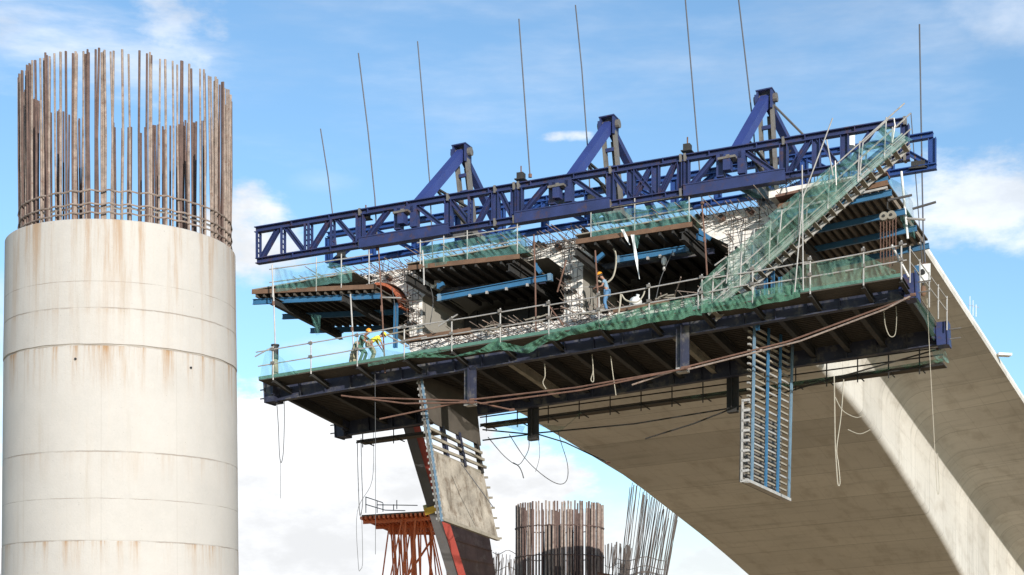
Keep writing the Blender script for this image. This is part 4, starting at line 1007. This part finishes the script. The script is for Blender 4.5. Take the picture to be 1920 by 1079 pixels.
for (x0, y0, x1, y1, lab) in ((1167, 430, 1181, 460, 'pale torn strip hanging at the left of the right cell forms'), (1186, 440, 1199, 524, 'long white strip dangling into the right cell')):
    a, b = Q(x0, y0, -1.9), Q(x1, y1, -1.9)
    single('cloth_strip', MB().grid(lambda s_, t: a.lerp(b, s_)+T*(t-.5)*.16*(1-s_*.7)+L*.03*math.sin(s_*9+t*3), 14, 3), 'white', lab, 'cloth strip')
# lamp in the right cell (unlit)
lb = thing('site_lamp', 'small white lamp hanging in the dark right cell', 'lamp', Q(1245, 498, -.5))
a = Q(1245, 484, -.5); part('bulb', MB().ball(a-Z*.12, .12, 10, (1, 1, 1.7)), 'white', lb, smooth=True)
part('socket', MB().tube([a+Z*.05, a+Z*.18], .06, 8), 'galv', lb); part('flex', MB().tube([a+Z*.18, a+Z*.85], .012, 5), 'cable', lb)
part('weight', MB().ball(a-Z*.45, .07, 8, (1, 1, 1.5)), 'galv', lb, smooth=True)
# white bag
bg_ = thing('white_bag', 'lumpy white sack on the bottom slab right of the worker', 'sack', Q(1192, 575, -1.2))
a = Q(1192, 566, -1.2)
part('sack', MB().grid(lambda s_, t: a+Vector((.25*math.sin(math.pi*t)*math.cos(6.283*s_)*(1+.15*math.sin(5*s_*6.283)), .2*math.sin(math.pi*t)*math.sin(6.283*s_), -.2*math.cos(math.pi*t)*(1+.12*math.sin(3*6.283*s_)))), 18, 10), 'white', bg_, smooth=True)
part('neck', MB().tube([a+Z*.14+T*.06, a+Z*.28+T*.1], .05, 7, .08), 'white', bg_)
mb = MB(); a, b = Q(1150, 584, -1.6), Q(1246, 566, -1.6); mb.bar(a, b, .1, .16).bar(a+Z*.15+L*.5, b+Z*.15+L*.5, .08, .1)
single('rusty_plank_pair', mb, 'board_rust', 'rusty edge planks on the bottom slab beside the white sack', 'planks')
mb = MB(); a, b = Q(766, 636, -1.4), Q(882, 618, -1.4); mb.bar(a, b, .14, .14).bar(a-Z*.12, b-Z*.16, .3, .05)
single('rusty_edge_beam', mb, 'board_rust', 'rusty beam lying along the floor of the left cell', 'beam')
# poles leaning between the walkway and left web
for (x0, y0, x1, y1, m_, lab) in ((722, 627, 765, 650, 'timber', 'bamboo pole slanting down right beside the left web'), (722, 629, 795, 614, 'timber', 'bamboo pole running right from the hanger rod'), (822, 612, 858, 590, 'galv', 'thin brace pole in front of the left cell wall'),
                                  (712, 558, 752, 559, 'galv', 'short tube under the brick red curved form'), (1030, 575, 1056, 610, 'rusty', 'loose bar leaning at the middle web'), (1045, 548, 1062, 488, 'rusty', 'loose bar slanting at the middle web top')):
    a, b = Q(x0, y0, -2.0), Q(x1, y1, -2.0)
    single('loose_pole', MB().tube([a, b], .035, 6), m_, lab, 'pole', 'loose poles near the cells')
# chain hoists on the right
def hoist(label, x, y, v, drop, nch, blocks):
    a = Q(x, y, v); h = thing('chain_hoist', label, 'hoist', a-Z*drop)
    for i, dx_ in enumerate(blocks):
        c_ = a+T*dx_
        part('pulley', MB().tube([c_-L*.1, c_+L*.1], .17, 14), 'timber', h)
        part('pulley_hub', MB().tube([c_-L*.13, c_+L*.13], .06, 8), 'dark', h)
    part('hook', MB().tube([a+Z*.55, a+Z*.3, a+Z*.2+T*.12, a+Z*.12], .03, 6), 'dark', h)
    for k in range(nch):
        c_ = a+T*lerp(blocks[0]-.15, blocks[-1]+.15, k/(nch-1)); pts = [c_+T*.012*(j % 2)-Z*(.1+drop*j/30*(1-.12*(k % 3))) for j in range(31)]
        part('chain', MB().tube(pts, .022, 4), 'rusty', h)
hoist('chain hoist with two round pulleys hanging under the right wing form', 1664, 406, -1.8, 2.1, 6, (-.12, .16))
a = Q(1731, 512, 3.2); hb = thing('hook_block', 'pale blue and white hook block on rods over the right deck edge', 'hook block', Q(1731, 548, 3.2))
part('cheek', MB().bar(a+Z*.35-T*.1, a-Z*.4-T*.1, .1, .3, T).bar(a+Z*.35+T*.14, a-Z*.4+T*.14, .08, .3, T), 'white', hb)
part('blue_sleeve', MB().bar(a+Z*.33-T*.22, a-Z*.25-T*.22, .14, .25, T), 'azure', hb)
part('sheave', MB().tube([a-L*.2, a+L*.2], .1, 10), 'dark', hb)
part('lower_hook', MB().ball(a-Z*.75, .2, 10, (.7, .5, 1.2)), 'board_rust', hb, smooth=True)
part('sling', MB().tube([a-Z*.4, a-Z*.6], .04, 6), 'dark', hb)
a = Q(1591, 262, 1.0); wd = thing('white_drum', 'small white drum tucked between the right trusses', 'drum', Q(1591, 270, 1.0))
part('body', MB().tube([a-Z*.3, a+Z*.3], .26, 14), 'white', wd); part('rim', MB().tube([a+Z*.24, a+Z*.3], .29, 14), 'galv', wd)
# posts and struts at the right wing tip
for (x0, y0, x1, y1, v, m_, lab) in ((1690, 322, 1702, 448, 1.0, 'white', 'white upright tube at the right wing tip'), (1665, 376, 1710, 366, -1.6, 'mast_grey', 'grey tube sticking out right of the wing form'), (1711, 392, 1755, 379, .6, 'mast_grey', 'grey tube poking furthest right of the wing tip'), (1700, 410, 1735, 412, .6, 'galv', 'thin pale tube low on the wing tip'), (1652, 330, 1668, 378, 0, 'galv', 'crooked pale tube beside the ragged net'), (1672, 460, 1704, 520, -2.9, 'galv', 'tube slanting down to the platform corner')):
    single('wing_tip_tube', MB().tube([Q(x0, y0, v), Q(x1, y1, v)], .05, 7), m_, lab, 'tube', 'tubes around the right wing tip')
# jacks on the truss chords and bar nuts
for i, (x, y, v) in enumerate(((686, 410, -1.2), (977, 337, 1.2), (1289, 284, 1.2), (696, 447, 4.0), (1716, 317, 4.2), (1728, 316, 4.2), (1110, 378, 3.2), (640, 482, 3.8))):
    a = Q(x, y, v); j = thing('rod_anchor', ['dark anchor block low on the left truss panel', 'dark anchor block on the chord between lowest and middle frames', 'dark anchor block on the chord between middle and tallest frames', 'dark anchor block between the left truss chords', 'left one of two dark anchors at the farther truss right end', 'right one of two dark anchors at the farther truss right end', 'dark anchor block at the foot of the middle frame', 'dark anchor block on the left end of the farther truss'][i], 'anchor', a, 'rod anchor blocks on the trusses')
    part('block', MB().bar(a, a+Z*.28, .34, .3, T), 'dark', j); part('plate', MB().bar(a-Z*.04, a, .5, .46, T), 'dark', j); part('stub', MB().tube([a+Z*.28, a+Z*.6], .035, 6), 'rusty', j)
a = Q(516, 664, -2.3); ja = thing('hanger_jack', 'black jack on the hanger rod at the left end of the lower walkway', 'jack', a-Z*.6)
part('cylinder', MB().tube([a-Z*.25, a+Z*.35], .15, 12), 'black', ja); part('cap', MB().tube([a+Z*.35, a+Z*.42], .19, 12), 'dark', ja)
part('cloth_wrap', MB().tube([a-Z*.25, a-Z*.5, a-Z*.75, a-Z*1.15], .13, 9, .17), 'khaki', ja)

# ================================================================ MORE CLUTTER AT THE WORK FACE
rnd = random.Random(77)
for k in range(24):
    u_ = rnd.uniform(-8.3, 5.2); a = B(u_, rnd.uniform(-.2, 1.6), .14+rnd.random()*.2); b = a+T*rnd.gauss(0, .7)+L*rnd.uniform(-1.2, .2)+Z*rnd.uniform(0, .5)
    single('loose_bar', MB().tube([a, b], rnd.choice((.016, .022, .03)), 5), 'rebar', 'loose bar dropped on the bottom slab inside the open cells', 'bar', 'loose bars dropped on the bottom slab')
mb = MB()
for u0 in (-9.0, -1.4, 6.2):
    for k in range(9):
        a = B(u0+rnd.uniform(-.5, .6), -.3, rnd.uniform(.1, 3.3)); mb.tube([a, a-L*rnd.uniform(.2, .9)+T*rnd.gauss(0, .35)+Z*rnd.gauss(.1, .3)], .016, 4)
part('bent_web_bars', mb, 'rebar_dark', girder, kind='stuff')
mb = MB()
for k in range(70):
    u_ = rnd.uniform(-11, 7.8); a = B(u_, -.1, 3.4); mb.tube([a, a+Z*rnd.uniform(.1, .55)+T*rnd.gauss(-.05, .22)-L*rnd.uniform(0, .6)], .014, 4)
part('deck_top_bars', mb, 'rebar', girder, kind='stuff')
for i, (x, y, v, s_) in enumerate(((1236, 566, -.6, .22), (905, 626, -.7, .25), (990, 612, -.6, .2), (1085, 598, -.6, .18))):
    a = Q(x, y, v); mb = MB()
    for k in range(5):
        c_ = a+T*rnd.gauss(0, s_)+L*rnd.gauss(0, .2)+Z*(.05+.05*k); q = c_+T*rnd.uniform(.3, .7)+Z*rnd.gauss(0, .08); mb.bar(c_, q, .12, .05)
    single('board_offcuts', mb, 'timber', ['board offcuts right of the white sack', 'board offcuts at the left of the dark left cell floor', 'board offcuts in the middle of the left cell floor', 'board offcuts at the foot of the middle web'][i], 'boards', 'offcuts on the slab')
for i, (pts, v) in enumerate((([(800, 520), (812, 560), (806, 610)], -.5), ([(1065, 480), (1075, 520), (1068, 590)], -.7), ([(1380, 420), (1390, 480), (1384, 545)], -.8), ([(735, 540), (742, 590), (738, 640)], -1.0), ([(1230, 560), (1240, 520), (1262, 470)], -.9))):
    rope(['cable draped down the left web', 'cable draped down the middle web', 'cable draped down the right web', 'cable hanging at the brick red form', 'cable rising into the right cell from the slab'][i], pts, v, .016, 'cable', 'cables draped over the webs')
# chutes and dust covers on the near girder: concrete dribbles on its top flange
mb = MB()
for k in range(40):
    t = rnd.random(); c_ = a1.lerp(b1, t)+Z*.43-L*.12; mb.bar(c_, c_+T*rnd.uniform(.2, .9), rnd.uniform(.05, .2), rnd.uniform(.03, .06))
part('dried_spill', mb, 'rough', plat)

for i, (u0, u1) in enumerate(((-8.35, -1.95), (-.7, 5.3))):  # dark sheets added across the cells so the interiors read as shade
    ib = thing('cell_shade_sheet', ['added dark sheet that makes the left cell look shaded inside', 'added dark sheet that makes the right cell look shaded inside'][i], 'formwork', B((u0+u1)/2, 3.4, .1), 'added dark sheets standing in for shade in the cells')
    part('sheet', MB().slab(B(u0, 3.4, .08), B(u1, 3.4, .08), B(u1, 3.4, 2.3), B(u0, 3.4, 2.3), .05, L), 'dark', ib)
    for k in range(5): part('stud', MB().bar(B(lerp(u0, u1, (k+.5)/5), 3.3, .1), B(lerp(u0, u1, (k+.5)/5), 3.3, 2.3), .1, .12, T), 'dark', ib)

# ================================================================ WORKERS
def skin_chain(name, chains, m_, root, sub=2):
    """connected joints with radii, grown into one continuous surface"""
    off = rootloc(root); vs, es, rs, ix = [], [], [], {}
    for ch in chains:
        prev = None
        for p, r_ in ch:
            key = tuple(round(c, 4) for c in p)
            if key not in ix: ix[key] = len(vs); vs.append(Vector(p)-off); rs.append(r_)
            if prev is not None and prev != ix[key]: es.append((prev, ix[key]))
            prev = ix[key]
    me = bpy.data.meshes.new(name); me.from_pydata(vs, es, []); me.materials.append(M[m_])
    ob = bpy.data.objects.new(name, me); col.objects.link(ob); ob.parent = root
    ob.modifiers.new('skin', 'SKIN'); lay = me.skin_vertices[0].data if me.skin_vertices else None
    if lay is None:
        bm = bmesh.new(); bm.from_mesh(me); bm.verts.layers.skin.verify(); bm.to_mesh(me); bm.free(); lay = me.skin_vertices[0].data
    for i, r_ in enumerate(rs):
        rr = r_ if isinstance(r_, tuple) else (r_, r_); lay[i].radius = rr; lay[i].use_root = (i == 0)
    s_ = ob.modifiers.new('sub', 'SUBSURF'); s_.levels = sub; s_.render_levels = sub
    ob.modifiers['skin'].use_smooth_shade = True
    return ob
def worker(label, pos, yaw, bend, mats, hat, arm, knee=0.0, headdn=0.0):
    """pos = point between the feet; yaw turns the figure; bend = forward lean of the trunk in radians; arm(s) = elbow and wrist offsets from the shoulder"""
    r = thing('person', label, 'person', pos)
    c_, s_ = math.cos(yaw), math.sin(yaw)
    fw = Vector((c_, s_, 0)); sd = Vector((-s_, c_, 0))
    W3 = lambda f_, a_, z_: pos+fw*f_+sd*a_+Z*z_
    hipf, hipz = -.1*bend-knee*.12, .93-knee*.16
    ub = Vector((math.sin(bend), 0, math.cos(bend)))
    def tr(d_, a_, o_=0.0): return W3(hipf+ub.x*d_+o_*ub.z, a_, hipz+ub.z*d_-o_*ub.x)
    hip = W3(hipf, 0, hipz)
    sh, legs, arms, body = mats
    neck = tr(.52, 0); head = tr(.64, 0, .03+headdn*.05)
    hd = tr(.74, 0, .06+headdn*.1)
    # continuous body (skin)
    ch = [[(hip, .12), (tr(.2, 0), (.14, .1)), (tr(.42, 0), (.15, .1)), (neck, .055), (head, .07), (hd, .085)]]
    hands = []
    for q in (-1, 1):
        s0_ = tr(.44, .18*q); el_ = s0_+fw*arm[0]+sd*.04*q-Z*arm[1]; wr = el_+fw*arm[2]-sd*.1*q-Z*arm[3]
        dr = (wr-el_).normalized(); palm = wr+dr*.05
        ch.append([(tr(.42, 0), (.15, .1)), (s0_, .055), (el_, .04), (wr, .026), (palm, (.036, .018))])
        for k, ln in enumerate((.075, .085, .08, .062)):
            b_ = palm+sd*(.028-.019*k); ch_ = [(palm, (.036, .018)), (b_+dr*.03, .009), (b_+dr*(.03+ln*.5)-Z*.012, .009), (b_+dr*(.03+ln*.8)-Z*.04, .008)]
            hands.append(ch_)
        hands.append([(palm, (.036, .018)), (palm-sd*.035*q+dr*.01, .01), (palm-sd*.05*q+dr*.05-Z*.01, .009)])
        hipj = W3(hipf, .1*q, hipz-.04); kn = W3(.06+knee*.22, .12*q, .5-knee*.03); an = W3(-.02, .12*q, .1); toe = W3(.14, .13*q, .045)
        ch.append([(hip, .12), (hipj, .085), (kn, .056), (an, .042), (toe, .04)])
    ob = skin_chain('body', ch+hands, 'skin', r)
    # clothes follow the body, slightly larger
    skin_chain('trousers', [[(tr(-.02, 0), (.14, .12)), (W3(hipf, .1*q, hipz-.04), .1), (W3(.06+knee*.22, .12*q, .5-knee*.03), .074), (W3(-.02, .12*q, .11), .066)] for q in (-1, 1)], legs, r)
    skin_chain('shirt', [[(tr(.0, 0), (.145, .12)), (tr(.22, 0), (.16, .12)), (tr(.42, 0), (.165, .115)), (tr(.49, 0), (.09, .08))]]+[[(tr(.42, 0), (.165, .115)), (tr(.44, .18*q), .075)]+([(tr(.44, .18*q)+fw*arm[0]*(.95 if arms else .5)+sd*.04*q*.8-Z*arm[1]*(.95 if arms else .5), .058)]) for q in (-1, 1)], sh, r)
    for q in (-1, 1):
        part('boot', MB().ball(W3(.06, .125*q, .055), .075, 10, (1.7, 1.7, .85)) if False else MB().tube([W3(-.09, .12*q, .06), W3(.02, .12*q, .075), W3(.14, .13*q, .05), W3(.19, .13*q, .045)], .06, 8, .045), 'boots', r, smooth=True)
    # face and hair
    fz = (fw*math.cos(bend*.8+headdn*.5)-Z*math.sin(bend*.8+headdn*.5)); uz = sd.cross(fz)*-1
    if uz.z < 0: uz = -uz
    part('hair', MB().ball(hd-fz*.035, .098, 12, (1, 1, .9)), 'hair', r, smooth=True)
    part('nose', MB().tube([hd+fz*.085+uz*.005, hd+fz*.11-uz*.02], .012, 6, .016), 'skin', r)
    for q in (-1, 1):
        part('eye', MB().ball(hd+fz*.082+sd*.034*q+uz*.015, .013, 6), 'white', r); part('ear', MB().ball(hd+sd*.09*q, .028, 6, (.6, .6, 1)), 'skin', r)
    hc_ = hd+uz*.045
    def dome(a_, b_):
        t = b_*math.pi/2; k = 2*math.pi*a_
        return hc_+(fz*math.cos(k)*1.12+sd*math.sin(k))*.118*math.cos(t)+uz*.125*math.sin(t)
    hm = part('helmet', MB().grid(dome, 18, 6), hat, r, smooth=True)
    part('brim', MB().grid(lambda a_, b_: hc_+(fz*math.cos(6.2832*a_)*(1.12+.25*b_*(1 if math.cos(6.2832*a_) > 0 else .2))+sd*math.sin(6.2832*a_)*(1+.1*b_))*.119-uz*.006*b_, 18, 1), hat, hm)
    return r, tr, fw, sd
wp = B(*(UW(1137, 588, -.9)[0], -.9, UW(1137, 588, -.9)[1]))
r, tr, fw, sd = worker('worker in jeans and blue-grey shirt with orange helmet, holding a tool in the right cell', wp, math.pi*.97, .28, ('teeblue', 'jeans', False, 0), 'hat_o', (.1, .24, .24, .02), .1, .5)
tp = tr(.2, 0)+fw*.42
tl_ = thing('hand_drill', 'small dark power tool in the hands of the worker in jeans', 'tool', tp)
part('tool_body', MB().tube([tp-fw*.05+Z*.02, tp+fw*.3+Z*.02], .045, 8), 'dark', tl_); part('bit', MB().tube([tp+fw*.3+Z*.02, tp+fw*.55+Z*.02], .016, 6), 'galv', tl_); part('grip', MB().bar(tp+Z*.0, tp-Z*.14, .05, .05, T), 'dark', tl_)
fl = Q(697, 682, -2.45)
worker('worker in yellow vest and yellow helmet, khaki trousers, bent over the lower walkway', fl, math.pi*.12, .95, ('vest', 'khaki', True, 0), 'hat_y', (.14, .24, .1, .2), .25)
fl2 = Q(678, 684, -2.75)
worker('worker in green clothes with orange helmet, bent low beside the yellow vest', fl2, -math.pi*.2, .7, ('greencloth', 'greencloth', True, 0), 'hat_o', (.2, .2, .15, .12), .55)
kp = Q(662, 690, -2.4); ks = thing('khaki_bundle', 'tall khaki cloth bundle standing on the walkway left of the bent workers', 'bundle', kp)
part('cloth', MB().grid(lambda a_, b_: kp+Vector(((.2-.1*b_*b_)*math.cos(6.2832*a_)*(1+.12*math.sin(5*6.28*a_))+.18*b_*b_, (.16-.07*b_)*math.sin(6.2832*a_), 1.15*b_)), 16, 10), 'khaki', ks, smooth=True)
part('tie_cord', MB().tube([kp+Vector((.19*math.cos(t)+.05, .15*math.sin(t), .6)) for t in [i*.5236 for i in range(13)]], .015, 5), 'rope', ks)
for i, (x, y, v, sx, m_) in enumerate(((640, 694, -2.5, .4, 'timber'), (715, 680, -2.3, .25, 'board_rust'), (740, 676, -2.2, .3, 'khaki'), (655, 690, -2.2, .3, 'khaki'))):
    a = Q(x, y, v)
    single('rubble_heap', MB().grid(lambda s_, t: a+Vector((sx*math.sin(math.pi*t/2)*math.cos(6.283*s_)*(1+.2*math.sin(17*s_)), .25*math.sin(math.pi*t/2)*math.sin(6.283*s_), .2*math.cos(math.pi*t/2)*(1+.3*math.sin(9*s_+t*4)))), 14, 5), m_, ['low grey heap of scrap on the walkway left of the khaki bundle', 'rusty scrap heap right of the yellow vested worker', 'khaki scrap heap near the left web foot', 'small khaki heap at the foot of the cloth bundle'][i], 'scrap heap', 'scrap on the walkway')
